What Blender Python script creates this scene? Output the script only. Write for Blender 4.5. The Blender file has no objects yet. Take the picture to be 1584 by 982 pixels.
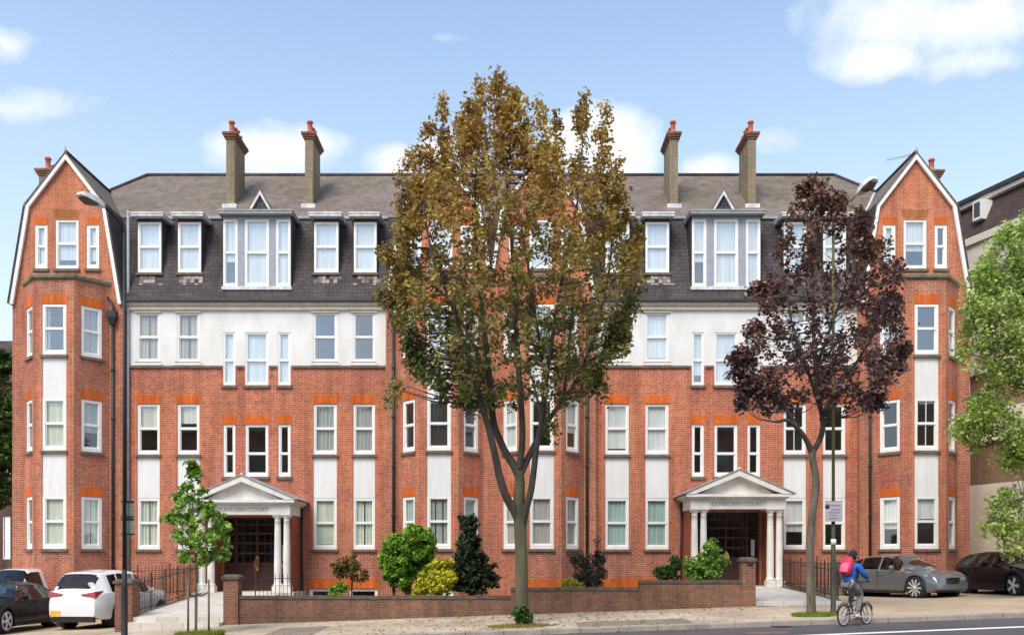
import bpy, math, random
import numpy as np
from mathutils import Vector, Matrix
R = math.radians
random.seed(5)
scene = bpy.context.scene
COL = scene.collection
# ------------------------------------------------------------------ camera, sky, sun, exposure
F, CX, EY, E = 1410.0, 792.0, 868.0, 1.8     # focal length in photo pixels, horizon row, eye height
def at(px, py, Y): return Vector(((px-CX)*Y/F, Y, E+(EY-py)*Y/F))
def X_(px, Y): return (px-CX)*Y/F
def Z_(py, Y): return E+(EY-py)*Y/F
cam = bpy.data.cameras.new('camera'); cam.sensor_width = 36; cam.lens = 36*F/1584
cam.shift_y = (EY-491)/1584; cam.clip_end = 2000; cam.clip_start = .1
co = bpy.data.objects.new('camera', cam); COL.objects.link(co)
co.location = (0, 0, E); co.rotation_euler = (R(90), 0, 0); scene.camera = co
SUN_EL, SUN_ROT = 52, 205        # sun above and behind the camera, slightly left (azimuth from +Y, clockwise)
def build_world():
    w = bpy.data.worlds.new('World'); scene.world = w; w.use_nodes = True
    nt = w.node_tree; nt.nodes.clear(); N = nt.nodes.new; L = nt.links.new
    def math_(op, a, b=None, clamp=False):
        n = N('ShaderNodeMath'); n.operation = op; n.use_clamp = clamp
        for i, v in enumerate((a, b)):
            if v is None: continue
            if isinstance(v, (int, float)): n.inputs[i].default_value = v
            else: L(v, n.inputs[i])
        return n.outputs[0]
    sky = N('ShaderNodeTexSky'); sky.sky_type = 'NISHITA'; sky.sun_disc = False
    sky.sun_elevation = R(SUN_EL); sky.sun_rotation = R(SUN_ROT); sky.air_density = 1.0; sky.dust_density = .6; sky.ozone_density = 1.5
    tc = N('ShaderNodeTexCoord'); sp = N('ShaderNodeSeparateXYZ'); L(tc.outputs['Generated'], sp.inputs[0])
    y = math_('MAXIMUM', sp.outputs[1], .02)
    u = math_('DIVIDE', sp.outputs[0], y); v = math_('DIVIDE', sp.outputs[2], y)
    cb = N('ShaderNodeCombineXYZ'); L(u, cb.inputs[0]); L(v, cb.inputs[1])
    # distort the cloud edges
    nz = N('ShaderNodeTexNoise'); nz.inputs['Scale'].default_value = 17; nz.inputs['Detail'].default_value = 8; nz.inputs['Roughness'].default_value = .6
    L(tc.outputs['Generated'], nz.inputs['Vector'])
    nz2 = N('ShaderNodeTexNoise'); nz2.inputs['Scale'].default_value = 5.5; nz2.inputs['Detail'].default_value = 7; nz2.inputs['Roughness'].default_value = .55
    L(tc.outputs['Generated'], nz2.inputs['Vector'])
    blobs = [(150,250,150,26,.22),(1180,215,170,30,.28),(1330,190,150,30,.25),(700,60,70,10,.2),(420,232,100,52,1.3),(470,225,70,40,1.0),(610,250,48,34,1.2),(680,235,60,50,1.),(960,232,80,62,1.3),(1090,262,62,28,1.2),(900,215,60,50,1.2),(1470,30,190,75,1.0),(1365,92,95,38,.9),(1520,95,150,42,.8),(15,66,48,30,.8),(40,168,120,30,.7),(1590,225,120,50,.35),
             (520,55,45,8,.25),(120,85,60,14,.3),(-300,120,250,60,.9),(1900,90,250,80,1.),(2150,-100,200,80,1.)]
    tot = None
    for (px, py, a, b, k) in blobs:
        mp = N('ShaderNodeMapping'); mp.vector_type = 'POINT'
        mp.inputs['Scale'].default_value = (F/a, F/b, 1)
        mp.inputs['Location'].default_value = (-(px-CX)/a, -(EY-py)/b, 0)
        L(cb.outputs[0], mp.inputs[0])
        ln = N('ShaderNodeVectorMath'); ln.operation = 'LENGTH'; L(mp.outputs[0], ln.inputs[0])
        g = math_('MULTIPLY', math_('SUBTRACT', 1.45, ln.outputs['Value']), k)
        g = math_('MAXIMUM', g, 0)
        tot = g if tot is None else math_('MAXIMUM', tot, g)
    # general clouds for the part of the sky behind the viewer
    back = N('ShaderNodeMapRange'); back.inputs[1].default_value = .35; back.inputs[2].default_value = -.1; L(sp.outputs[1], back.inputs[0])
    bk = math_('MULTIPLY', back.outputs[0], .55)
    tot = math_('MAXIMUM', tot, bk)
    n1 = math_('MULTIPLY', math_('SUBTRACT', nz.outputs[0], .5), 1.9)
    n2 = math_('MULTIPLY', math_('SUBTRACT', nz2.outputs[0], .5), 2.6)
    has = math_('MULTIPLY', tot, 5, True)
    d = math_('ADD', tot, math_('MULTIPLY', math_('ADD', n1, n2), has))
    mr = N('ShaderNodeMapRange'); mr.interpolation_type = 'SMOOTHSTEP'; L(d, mr.inputs[0])
    mr.inputs[1].default_value = -.2; mr.inputs[2].default_value = 1.6; mr.inputs[4].default_value = .95
    # thin veil towards the horizon
    hz = N('ShaderNodeMapRange'); L(sp.outputs[2], hz.inputs[0]); hz.inputs[1].default_value = .6; hz.inputs[2].default_value = 0.05; hz.inputs[3].default_value = .05; hz.inputs[4].default_value = .62
    fac = math_('MAXIMUM', mr.outputs[0], hz.outputs[0])
    hsv = N('ShaderNodeHueSaturation'); hsv.inputs['Saturation'].default_value = 1.03; hsv.inputs['Value'].default_value = 1.56; hsv.inputs['Hue'].default_value = .493
    L(sky.outputs[0], hsv.inputs['Color'])
    mx = N('ShaderNodeMix'); mx.data_type = 'RGBA'; L(fac, mx.inputs['Factor']); L(hsv.outputs[0], mx.inputs[6])
    cc = N('ShaderNodeMix'); cc.data_type = 'RGBA'; L(nz2.outputs[0], cc.inputs['Factor']); cc.inputs[6].default_value = (6.0, 6.25, 6.6, 1); cc.inputs[7].default_value = (6.9, 6.9, 7.0, 1)
    L(cc.outputs[2], mx.inputs[7])
    bg = N('ShaderNodeBackground'); bg.inputs[1].default_value = .1; L(mx.outputs[2], bg.inputs[0])
    o = N('ShaderNodeOutputWorld'); L(bg.outputs[0], o.inputs[0])
build_world()
sl = bpy.data.lights.new('sun', 'SUN'); sl.energy = 1.95; sl.angle = R(30); sl.color = (1, .91, .78)
so = bpy.data.objects.new('sun', sl); COL.objects.link(so)
# direction towards the sun
_a = R(SUN_ROT); _e = R(SUN_EL)
_d = Vector((math.sin(_a)*math.cos(_e), math.cos(_a)*math.cos(_e), math.sin(_e)))
so.rotation_euler = _d.to_track_quat('Z', 'Y').to_euler()
scene.view_settings.view_transform = 'Standard'; scene.view_settings.look = 'None'; scene.view_settings.gamma = 1
scene.view_settings.exposure = 0.82
# ------------------------------------------------------------------ materials
def mat(name, c, rough=.8, var=.15, scale=3, metal=0, c2=None, bump=0, bscale=40, coat=0, spec=.5, stretch=(1,1,1), cmix=.5, detail=5):
    m = bpy.data.materials.new(name); m.use_nodes = True; nt = m.node_tree; b = nt.nodes['Principled BSDF']; N = nt.nodes.new; L = nt.links.new
    b.inputs['Roughness'].default_value = rough; b.inputs['Metallic'].default_value = metal
    b.inputs['Coat Weight'].default_value = coat; b.inputs['Coat Roughness'].default_value = .05; b.inputs['Specular IOR Level'].default_value = spec
    g = N('ShaderNodeNewGeometry'); mp = N('ShaderNodeMapping'); mp.inputs['Scale'].default_value = stretch; L(g.outputs['Position'], mp.inputs[0])
    n = N('ShaderNodeTexNoise'); n.inputs['Scale'].default_value = scale; n.inputs['Detail'].default_value = detail; L(mp.outputs[0], n.inputs['Vector'])
    r = N('ShaderNodeMapRange'); r.inputs[1].default_value = .3; r.inputs[2].default_value = .7; L(n.outputs[0], r.inputs[0])
    x = N('ShaderNodeMix'); x.data_type = 'RGBA'; L(r.outputs[0], x.inputs['Factor'])
    a = tuple(v*(1-var) for v in c); z = c2 if c2 else tuple(min(1, v*(1+var)) for v in c)
    x.inputs[6].default_value = (*a, 1); x.inputs[7].default_value = (*z, 1); L(x.outputs[2], b.inputs['Base Color'])
    if bump:
        n2 = N('ShaderNodeTexNoise'); n2.inputs['Scale'].default_value = bscale; n2.inputs['Detail'].default_value = 4; L(g.outputs['Position'], n2.inputs['Vector'])
        bp = N('ShaderNodeBump'); bp.inputs['Strength'].default_value = bump; bp.inputs['Distance'].default_value = .02; L(n2.outputs[0], bp.inputs['Height']); L(bp.outputs[0], b.inputs['Normal'])
    return m
def brick_mat(name, c1, c2, mortar, dark, scale=1.0, w=.235, h=.075, msize=.009, stain=.5, c3=None, rough=.9, off=.5, low=None):
    m = bpy.data.materials.new(name); m.use_nodes = True; nt = m.node_tree; b = nt.nodes['Principled BSDF']; N = nt.nodes.new; L = nt.links.new
    b.inputs['Roughness'].default_value = rough; b.inputs['Specular IOR Level'].default_value = .2
    uv = N('ShaderNodeUVMap'); uv.uv_map = 'UVMap'
    t = N('ShaderNodeTexBrick'); t.offset = off; t.inputs['Scale'].default_value = scale; t.inputs['Brick Width'].default_value = w; t.inputs['Row Height'].default_value = h
    t.inputs['Mortar Size'].default_value = msize; t.inputs['Mortar Smooth'].default_value = .2; t.inputs['Bias'].default_value = -.1
    t.inputs['Color1'].default_value = (*c1, 1); t.inputs['Color2'].default_value = (*c2, 1); t.inputs['Mortar'].default_value = (*mortar, 1)
    L(uv.outputs[0], t.inputs['Vector'])
    # single odd bricks
    n0 = N('ShaderNodeTexNoise'); n0.inputs['Scale'].default_value = 7; n0.inputs['Detail'].default_value = 3; n0.inputs['Roughness'].default_value = .7; L(uv.outputs[0], n0.inputs['Vector'])
    r0 = N('ShaderNodeMapRange'); r0.inputs[1].default_value = .5; r0.inputs[2].default_value = .75; r0.inputs[4].default_value = stain; L(n0.outputs[0], r0.inputs[0])
    x0 = N('ShaderNodeMix'); x0.data_type = 'RGBA'; L(r0.outputs[0], x0.inputs['Factor']); L(t.outputs['Color'], x0.inputs[6]); x0.inputs[7].default_value = (*dark, 1)
    # broad weathering
    g = N('ShaderNodeNewGeometry')
    n1 = N('ShaderNodeTexNoise'); n1.inputs['Scale'].default_value = .55; n1.inputs['Detail'].default_value = 6; n1.inputs['Roughness'].default_value = .65; L(g.outputs['Position'], n1.inputs['Vector'])
    r1 = N('ShaderNodeMapRange'); r1.inputs[1].default_value = .42; r1.inputs[2].default_value = .68; r1.inputs[4].default_value = .75; L(n1.outputs[0], r1.inputs[0])
    x1 = N('ShaderNodeMix'); x1.data_type = 'RGBA'; x1.blend_type = 'MIX'; L(r1.outputs[0], x1.inputs['Factor']); L(x0.outputs[2], x1.inputs[6])
    hs = N('ShaderNodeMix'); hs.data_type = 'RGBA'; hs.blend_type = 'MULTIPLY'; hs.inputs['Factor'].default_value = 1; L(x0.outputs[2], hs.inputs[6]); hs.inputs[7].default_value = (*(c3 or (.8, .68, .68)), 1)
    L(hs.outputs[2], x1.inputs[7])
    out = x1.outputs[2]
    n3 = N('ShaderNodeTexNoise'); n3.inputs['Scale'].default_value = 26; n3.inputs['Detail'].default_value = 2; L(uv.outputs[0], n3.inputs['Vector'])
    r3 = N('ShaderNodeMapRange'); r3.inputs[1].default_value = .68; r3.inputs[2].default_value = .76; r3.inputs[4].default_value = .5; L(n3.outputs[0], r3.inputs[0])
    x3 = N('ShaderNodeMix'); x3.data_type = 'RGBA'; L(r3.outputs[0], x3.inputs['Factor']); L(out, x3.inputs[6]); x3.inputs[7].default_value = (*mortar, 1); out = x3.outputs[2]
    mq = N('ShaderNodeMapping'); mq.inputs['Scale'].default_value = (2.2,2.2,.22); L(g.outputs['Position'], mq.inputs[0])
    n5 = N('ShaderNodeTexNoise'); n5.inputs['Scale'].default_value = 1; n5.inputs['Detail'].default_value = 7; n5.inputs['Roughness'].default_value = .7; L(mq.outputs[0], n5.inputs['Vector'])
    r5 = N('ShaderNodeMapRange'); r5.inputs[1].default_value = .4; r5.inputs[2].default_value = .66; r5.inputs[3].default_value = 1.12; r5.inputs[4].default_value = .70; L(n5.outputs[0], r5.inputs[0])
    v5 = N('ShaderNodeVectorMath'); v5.operation = 'SCALE'; L(out, v5.inputs[0]); L(r5.outputs[0], v5.inputs['Scale']); out = v5.outputs[0]
    if low:   # dirt and moss near a given height band
        s = N('ShaderNodeSeparateXYZ'); L(g.outputs['Position'], s.inputs[0])
        r = N('ShaderNodeMapRange'); r.inputs[1].default_value = low[1]; r.inputs[2].default_value = low[0]; L(s.outputs[2], r.inputs[0])
        mm = N('ShaderNodeMath'); mm.operation = 'MULTIPLY'; L(r.outputs[0], mm.inputs[0]); L(n1.outputs[0], mm.inputs[1])
        x4 = N('ShaderNodeMix'); x4.data_type = 'RGBA'; L(mm.outputs[0], x4.inputs['Factor']); L(out, x4.inputs[6]); x4.inputs[7].default_value = (*low[2], 1); out = x4.outputs[2]
    L(out, b.inputs['Base Color'])
    bp = N('ShaderNodeBump'); bp.inputs['Strength'].default_value = .5; bp.inputs['Distance'].default_value = .01; bp.invert = True; L(t.outputs['Fac'], bp.inputs['Height']); L(bp.outputs[0], b.inputs['Normal'])
    return m
def glass_mat(name, tint=(.75, .8, .8), refl=.22, rough=.01):
    m = bpy.data.materials.new(name); m.use_nodes = True; nt = m.node_tree; nt.nodes.clear(); N = nt.nodes.new; L = nt.links.new
    tr = N('ShaderNodeBsdfTransparent'); tr.inputs[0].default_value = (*tint, 1)
    gl = N('ShaderNodeBsdfGlossy'); gl.inputs['Roughness'].default_value = rough; gl.inputs[0].default_value = (.9, .95, 1, 1)
    lw0 = N('ShaderNodeLayerWeight'); lw0.inputs[0].default_value = .5; lw = N('ShaderNodeMath'); lw.operation = 'POWER'; L(lw0.outputs['Facing'], lw.inputs[0]); lw.inputs[1].default_value = 4
    ad = N('ShaderNodeMath'); ad.operation = 'ADD'; ad.use_clamp = True; L(lw.outputs[0], ad.inputs[0]); ad.inputs[1].default_value = refl
    g = N('ShaderNodeNewGeometry'); n = N('ShaderNodeTexNoise'); n.inputs['Scale'].default_value = 1.2; L(g.outputs['Position'], n.inputs['Vector'])
    bp = N('ShaderNodeBump'); bp.inputs['Strength'].default_value = .025; bp.inputs['Distance'].default_value = .1; L(n.outputs[0], bp.inputs['Height']); L(bp.outputs[0], gl.inputs['Normal'])
    mx = N('ShaderNodeMixShader'); L(ad.outputs[0], mx.inputs[0]); L(tr.outputs[0], mx.inputs[1]); L(gl.outputs[0], mx.inputs[2])
    o = N('ShaderNodeOutputMaterial'); L(mx.outputs[0], o.inputs[0]); return m
def leaf_mat(name, cols, pos=None, noise_scale=.9, trans=.3, zr=None, zcols=None, rough=.6):
    m = bpy.data.materials.new(name); m.use_nodes = True; nt = m.node_tree; nt.nodes.clear(); N = nt.nodes.new; L = nt.links.new
    g = N('ShaderNodeNewGeometry')
    n = N('ShaderNodeTexNoise'); n.inputs['Scale'].default_value = noise_scale; n.inputs['Detail'].default_value = 3; L(g.outputs['Position'], n.inputs['Vector'])
    a = N('ShaderNodeMath'); a.operation = 'MULTIPLY_ADD'; L(n.outputs[0], a.inputs[0]); a.inputs[1].default_value = 1.5; a.inputs[2].default_value = -.5
    b = N('ShaderNodeMath'); b.operation = 'MULTIPLY_ADD'; L(g.outputs['Random Per Island'], b.inputs[0]); b.inputs[1].default_value = .6; L(a.outputs[0], b.inputs[2])
    def ramp(cs, fac):
        r = N('ShaderNodeValToRGB'); el = r.color_ramp.elements
        for i, c in enumerate(cs):
            e = el[i] if i < 2 else el.new(1)
            e.position = i/(len(cs)-1)
        for i, c in enumerate(cs): el[i].position = i/(len(cs)-1); el[i].color = (*c, 1)
        L(fac, r.inputs[0]); return r.outputs[0]
    out = ramp(cols, b.outputs[0])
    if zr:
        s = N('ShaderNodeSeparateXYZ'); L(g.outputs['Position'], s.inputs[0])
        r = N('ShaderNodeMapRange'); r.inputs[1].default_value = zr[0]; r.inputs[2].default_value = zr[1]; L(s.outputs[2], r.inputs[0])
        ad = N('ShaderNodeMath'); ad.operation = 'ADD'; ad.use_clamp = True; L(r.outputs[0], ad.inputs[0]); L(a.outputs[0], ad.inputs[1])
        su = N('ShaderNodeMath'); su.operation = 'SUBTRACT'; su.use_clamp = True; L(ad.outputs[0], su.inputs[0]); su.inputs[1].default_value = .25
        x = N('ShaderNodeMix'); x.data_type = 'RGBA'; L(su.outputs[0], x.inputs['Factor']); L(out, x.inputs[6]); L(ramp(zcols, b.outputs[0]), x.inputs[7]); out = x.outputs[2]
    d = N('ShaderNodeBsdfPrincipled'); d.inputs['Roughness'].default_value = rough; d.inputs['Specular IOR Level'].default_value = .35; L(out, d.inputs['Base Color'])
    t = N('ShaderNodeBsdfTranslucent'); L(out, t.inputs[0])
    mx = N('ShaderNodeMixShader'); mx.inputs[0].default_value = trans; L(d.outputs[0], mx.inputs[1]); L(t.outputs[0], mx.inputs[2])
    o = N('ShaderNodeOutputMaterial'); L(mx.outputs[0], o.inputs[0]); return m
M = {}
M['brick'] = brick_mat('red_brick', (.57,.165,.078), (.39,.10,.055), (.58,.40,.30), (.18,.06,.052), stain=.65, c3=(.74,.70,.76))
M['brick_orange'] = brick_mat('orange_brick', (.60,.19,.085), (.46,.13,.06), (.60,.38,.27), (.30,.085,.05), stain=.5, c3=(.9,.85,.85))
M['rubbed'] = brick_mat('rubbed_orange_brick', (.76,.17,.03), (.58,.115,.02), (.50,.17,.07), (.42,.08,.02), w=.075, h=.34, msize=.006, off=0, stain=.3, c3=(.9,.85,.85))
M['yellow_lintel'] = brick_mat('weathered_lintel', (.42,.19,.06), (.34,.14,.05), (.4,.2,.08), (.25,.12,.04), w=.11, h=.3, msize=.004, off=0)
M['wallbrick'] = brick_mat('garden_wall_brick', (.27,.125,.08), (.18,.09,.065), (.27,.2,.14), (.09,.065,.05), stain=.7, c3=(.75,.72,.6), low=(-.5, .6, (.05,.05,.03)))
M['pierbrick'] = brick_mat('pier_brick', (.30,.13,.08), (.20,.09,.065), (.30,.22,.16), (.10,.06,.05), stain=.5)
M['porchbrick'] = brick_mat('porch_brick', (.42,.11,.05), (.32,.08,.04), (.34,.18,.12), (.2,.06,.04), stain=.3)
M['chimbrick'] = brick_mat('stock_brick', (.30,.23,.155), (.22,.17,.115), (.36,.30,.22), (.12,.105,.065), stain=.6, c3=(.75,.78,.62))
M['darkbrick'] = brick_mat('dark_neighbour_brick', (.16,.085,.07), (.12,.065,.055), (.18,.14,.12), (.06,.04,.04), stain=.5)
M['tanbrick'] = brick_mat('brown_neighbour_brick', (.36,.24,.16), (.28,.18,.12), (.34,.27,.2), (.18,.12,.09), stain=.5)
M['render'] = mat('white_painted_render', (.76,.73,.68), .75, .08, 1.2, c2=(.84,.83,.81), bump=.15, bscale=30, stretch=(1.5,1.5,.6))
M['panel'] = mat('white_panel_paint', (.77,.76,.74), .6, .05, 2, c2=(.82,.82,.81), stretch=(3,3,.5))
M['cornice'] = mat('cream_cornice_paint', (.62,.56,.45), .7, .12, 3)
M['white'] = mat('white_window_paint', (.86,.85,.82), .45, .04, 4)
M['stonewhite'] = mat('portico_white_stone', (.74,.71,.66), .7, .12, 2.5, bump=.2, bscale=25)
M['letter'] = mat('letter_grey', (.38,.36,.34), .7)
M['sill'] = mat('weathered_stone_sill', (.17,.125,.09), .85, .3, 6)
M['coping'] = mat('mossy_coping', (.17,.14,.09), .9, .4, 5, bump=.4, bscale=20)
M['wallcoping'] = mat('dark_wall_coping', (.11,.09,.07), .9, .4, 5, bump=.4, bscale=20)
M['lead'] = mat('lead_sheet', (.30,.31,.33), .6, .2, 5)
M['leadpale'] = mat('pale_lead_flashing', (.62,.62,.62), .6, .25, 6)
M['dormerlead'] = mat('grey_dormer_mullion', (.33,.34,.38), .6, .12, 6)
M['iron'] = mat('black_cast_iron', (.025,.02,.022), .5, .2, 6)
M['gutter'] = mat('black_gutter', (.04,.035,.035), .5, .2, 6)
M['darkred'] = mat('dark_door_paint', (.075,.035,.03), .3, .2, 5)
M['brass'] = mat('brass', (.75,.5,.18), .3, .15, 12, metal=.9)
M['pot'] = mat('terracotta_pot', (.50,.14,.08), .8, .25, 8)
M['glass'] = glass_mat('window_glass', tint=(.92,.94,.93), refl=.12)
M['glass_sky'] = glass_mat('upper_window_glass', tint=(.92,.94,.93), refl=.25)
M['darkglass'] = glass_mat('door_glass', tint=(.35,.36,.38), refl=.04)
M['carglass'] = glass_mat('car_glass', tint=(.25,.3,.3), refl=.05)
for k, c in dict(blind=(.72,.76,.66), blindw=(.80,.82,.80), pale=(.72,.75,.74), beige=(.52,.47,.42), teal=(.45,.60,.56), net=(.55,.52,.47), grey=(.44,.47,.45), maroon=(.16,.02,.03), dark=(.05,.05,.05)).items():  # pale also imitates the sky reflected in the upper windows
    M['c_'+k] = mat('curtain_'+k, c, .9, .16, 1, stretch=(14,14,.35), detail=2)
M['room'] = mat('room_dark', (.26,.25,.22), .9, .3, 1)
def slate_mat(name, c1, c2, mort, c3, moss, apron=None, bandz=None):
    m = brick_mat(name, c1, c2, mort, moss, w=.3, h=.16, msize=.012, stain=.45, c3=c3, rough=.75)
    return m
M['slate'] = slate_mat('mansard_slate', (.095,.08,.08), (.065,.056,.06), (.035,.03,.03), (.7,.68,.7), (.13,.115,.09))
M['rooftile'] = slate_mat('brown_roof_tiles', (.225,.18,.162), (.175,.142,.128), (.14,.11,.095), (.80,.86,.62), (.20,.19,.11))
M['darktile'] = slate_mat('neighbour_roof_tiles', (.10,.065,.06), (.075,.05,.048), (.05,.04,.04), (.7,.7,.7), (.12,.1,.08))
M['lichen'] = mat('lichen_stained_slate', (.36,.31,.30), .85, .4, 7)
# asphalt, pavement
def ground_mat(name, base, c2, slab=None, joint=(.2,.17,.14), nscale=.6, patch=None, rough=.9, sp=.3):
    m = bpy.data.materials.new(name); m.use_nodes = True; nt = m.node_tree; b = nt.nodes['Principled BSDF']; N = nt.nodes.new; L = nt.links.new
    b.inputs['Roughness'].default_value = rough; b.inputs['Specular IOR Level'].default_value = sp
    g = N('ShaderNodeNewGeometry')
    n = N('ShaderNodeTexNoise'); n.inputs['Scale'].default_value = nscale; n.inputs['Detail'].default_value = 8; n.inputs['Roughness'].default_value = .7; L(g.outputs['Position'], n.inputs['Vector'])
    r = N('ShaderNodeMapRange'); r.inputs[1].default_value = .35; r.inputs[2].default_value = .65; L(n.outputs[0], r.inputs[0])
    x = N('ShaderNodeMix'); x.data_type = 'RGBA'; L(r.outputs[0], x.inputs['Factor']); x.inputs[6].default_value = (*base, 1); x.inputs[7].default_value = (*c2, 1)
    out = x.outputs[2]
    n2 = N('ShaderNodeTexNoise'); n2.inputs['Scale'].default_value = 45; n2.inputs['Detail'].default_value = 2; L(g.outputs['Position'], n2.inputs['Vector'])
    x2 = N('ShaderNodeMix'); x2.data_type = 'RGBA'; x2.blend_type = 'OVERLAY'; x2.inputs['Factor'].default_value = .45; L(out, x2.inputs[6]); L(n2.outputs[0], x2.inputs[7]); out = x2.outputs[2]
    if slab:
        t = N('ShaderNodeTexBrick'); t.inputs['Scale'].default_value = 1; t.inputs['Brick Width'].default_value = slab[0]; t.inputs['Row Height'].default_value = slab[1]; t.inputs['Mortar Size'].default_value = slab[2]
        t.inputs['Color1'].default_value = (1,1,1,1); t.inputs['Color2'].default_value = (.80,.80,.80,1); t.inputs['Mortar'].default_value = (.45,.43,.4,1); L(g.outputs['Position'], t.inputs['Vector'])
        x3 = N('ShaderNodeMix'); x3.data_type = 'RGBA'; x3.blend_type = 'MULTIPLY'; x3.inputs['Factor'].default_value = .9; L(out, x3.inputs[6]); L(t.outputs[0], x3.inputs[7]); out = x3.outputs[2]
    L(out, b.inputs['Base Color'])
    bp = N('ShaderNodeBump'); bp.inputs['Strength'].default_value = .3; bp.inputs['Distance'].default_value = .01; L(n2.outputs[0], bp.inputs['Height']); L(bp.outputs[0], b.inputs['Normal'])
    return m
M['asphalt'] = ground_mat('road_asphalt', (.075,.068,.075), (.115,.105,.11))
M['slab'] = ground_mat('pavement_slabs', (.40,.32,.23), (.62,.51,.385), slab=(.75,.6,.012))
M['forecourt'] = ground_mat('forecourt_paving', (.44,.33,.22), (.60,.48,.35), slab=(.22,.11,.006))
M['patch'] = ground_mat('tarmac_repair', (.20,.165,.13), (.28,.235,.19))
M['earth'] = ground_mat('earth', (.10,.08,.05), (.16,.12,.07))
M['kerb'] = ground_mat('granite_kerb', (.26,.23,.20), (.40,.36,.31), nscale=2)
M['path'] = ground_mat('pale_stone_path', (.58,.54,.48), (.70,.66,.60), slab=(.6,.6,.01))
M['line'] = ground_mat('white_road_paint', (.72,.72,.70), (.80,.80,.78), nscale=3)
M['redpaint'] = ground_mat('faded_red_road_paint', (.26,.12,.12), (.14,.12,.12), nscale=2)
M['bark'] = mat('grey_bark', (.13,.11,.08), .9, .45, 9, bump=.6, bscale=25, stretch=(1,1,.25))
M['bark_moss'] = mat('mossy_bark', (.075,.068,.052), .9, .4, 3, c2=(.13,.125,.06), bump=.6, bscale=25, stretch=(1,1,.35))
M['bark_dark'] = mat('dark_bark', (.06,.048,.038), .9, .45, 9, bump=.6, bscale=25, stretch=(1,1,.25))
M['wood'] = mat('stake_wood', (.16,.12,.08), .85, .3, 10, stretch=(4,4,.5))
# ------------------------------------------------------------------ mesh helpers
ORG = {}
class MB:
    def __init__(s): s.v = []; s.f = []; s.sm = []
    def add(s, vs, fs, smooth=False):
        o = len(s.v); s.v += [tuple(v) for v in vs]; s.f += [tuple(i+o for i in f) for f in fs]; s.sm += [smooth]*len(fs); return s
    def quad(s, *p): return s.add(p, [tuple(range(len(p)))])
    def hexa(s, b, t):   # 4 bottom, 4 top corners (ccw from above)
        return s.add(list(b)+list(t), [(3,2,1,0),(4,5,6,7),(0,1,5,4),(1,2,6,5),(2,3,7,6),(3,0,4,7)])
    def box(s, x0, x1, y0, y1, z0, z1):
        return s.hexa([(x0,y0,z0),(x1,y0,z0),(x1,y1,z0),(x0,y1,z0)], [(x0,y0,z1),(x1,y0,z1),(x1,y1,z1),(x0,y1,z1)])
    def fbox(s, fr, u0, u1, d0, d1, z0, z1):   # box in a wall frame: d is outwards
        P = fr.P; a, b = (d1, d0)
        return s.hexa([P(u0,a,z0),P(u1,a,z0),P(u1,b,z0),P(u0,b,z0)], [P(u0,a,z1),P(u1,a,z1),P(u1,b,z1),P(u0,b,z1)])
    def prism(s, poly, off):       # polygon (3d pts) extruded by a vector
        n = len(poly); off = Vector(off); a = [Vector(p) for p in poly]; b = [p+off for p in a]
        return s.add(a+b, [tuple(range(n))[::-1], tuple(range(n, 2*n))]+[(i, (i+1) % n, n+(i+1) % n, n+i) for i in range(n)])
    def tube(s, pts, rad, n=8, cap=True, smooth=True):
        pts = [Vector(p) for p in pts]; k = len(pts)
        if isinstance(rad, (int, float)): rad = [rad]*k
        vs = []; prev = None
        for i, p in enumerate(pts):
            d = (pts[min(i+1, k-1)]-pts[max(i-1, 0)]).normalized()
            if prev is None:
                a = Vector((0,0,1)) if abs(d.z) < .9 else Vector((1,0,0)); e1 = d.cross(a).normalized()
            else: e1 = (prev-d*prev.dot(d)).normalized()
            prev = e1; e2 = d.cross(e1)
            vs += [p+(e1*math.cos(2*math.pi*j/n)+e2*math.sin(2*math.pi*j/n))*rad[i] for j in range(n)]
        fs = [(i*n+j, i*n+(j+1) % n, (i+1)*n+(j+1) % n, (i+1)*n+j) for i in range(k-1) for j in range(n)]
        if cap: fs += [tuple(range(n))[::-1], tuple(range((k-1)*n, k*n))]
        return s.add(vs, fs, smooth)
    def lathe(s, c, prof, n=16, axis='z', smooth=True, cap=True):   # prof: (r, h)
        c = Vector(c); vs = []
        for r, h in prof:
            for j in range(n):
                a = 2*math.pi*j/n; q = (r*math.cos(a), r*math.sin(a), h)
                if axis == 'y': q = (q[0], h, q[1])
                if axis == 'x': q = (h, q[0], q[1])
                vs.append(c+Vector(q))
        k = len(prof)
        fs = [(i*n+j, i*n+(j+1) % n, (i+1)*n+(j+1) % n, (i+1)*n+j) for i in range(k-1) for j in range(n)]
        if cap: fs += [tuple(range(n))[::-1], tuple(range((k-1)*n, k*n))]
        return s.add(vs, fs, smooth)
    def build(s, name, m, parent=None, local=False, kind=None):
        me = bpy.data.meshes.new(name); o = Vector((0,0,0))
        if parent is not None and not local: o = ORG.get(parent.name, Vector((0,0,0)))
        me.from_pydata([tuple(Vector(v)-o) for v in s.v], [], s.f)
        me.polygons.foreach_set('use_smooth', s.sm)
        uvl = me.uv_layers.new(name='UVMap'); data = []
        for p in me.polygons:
            n = p.normal
            if abs(n.z) > .95: t = Vector((1,0,0)); b = Vector((0,1,0))
            else:
                t = Vector((-n.y, n.x, 0)).normalized(); b = n.cross(t); 
                if b.z < 0: b = -b
            for vi in p.vertices:
                c = me.vertices[vi].co+o; data += [c.dot(t), c.dot(b)]
        uvl.data.foreach_set('uv', data)
        me.materials.append(m if not isinstance(m, str) else M[m])
        ob = bpy.data.objects.new(name, me); COL.objects.link(ob)
        if parent is not None: ob.parent = parent; ORG[ob.name] = o if not local else Vector((0,0,0))
        if kind: ob['kind'] = kind
        return ob
def tag(o, label, cat, group=None):
    o['label'] = label; o['category'] = cat
    if group: o['group'] = group
    return o
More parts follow.
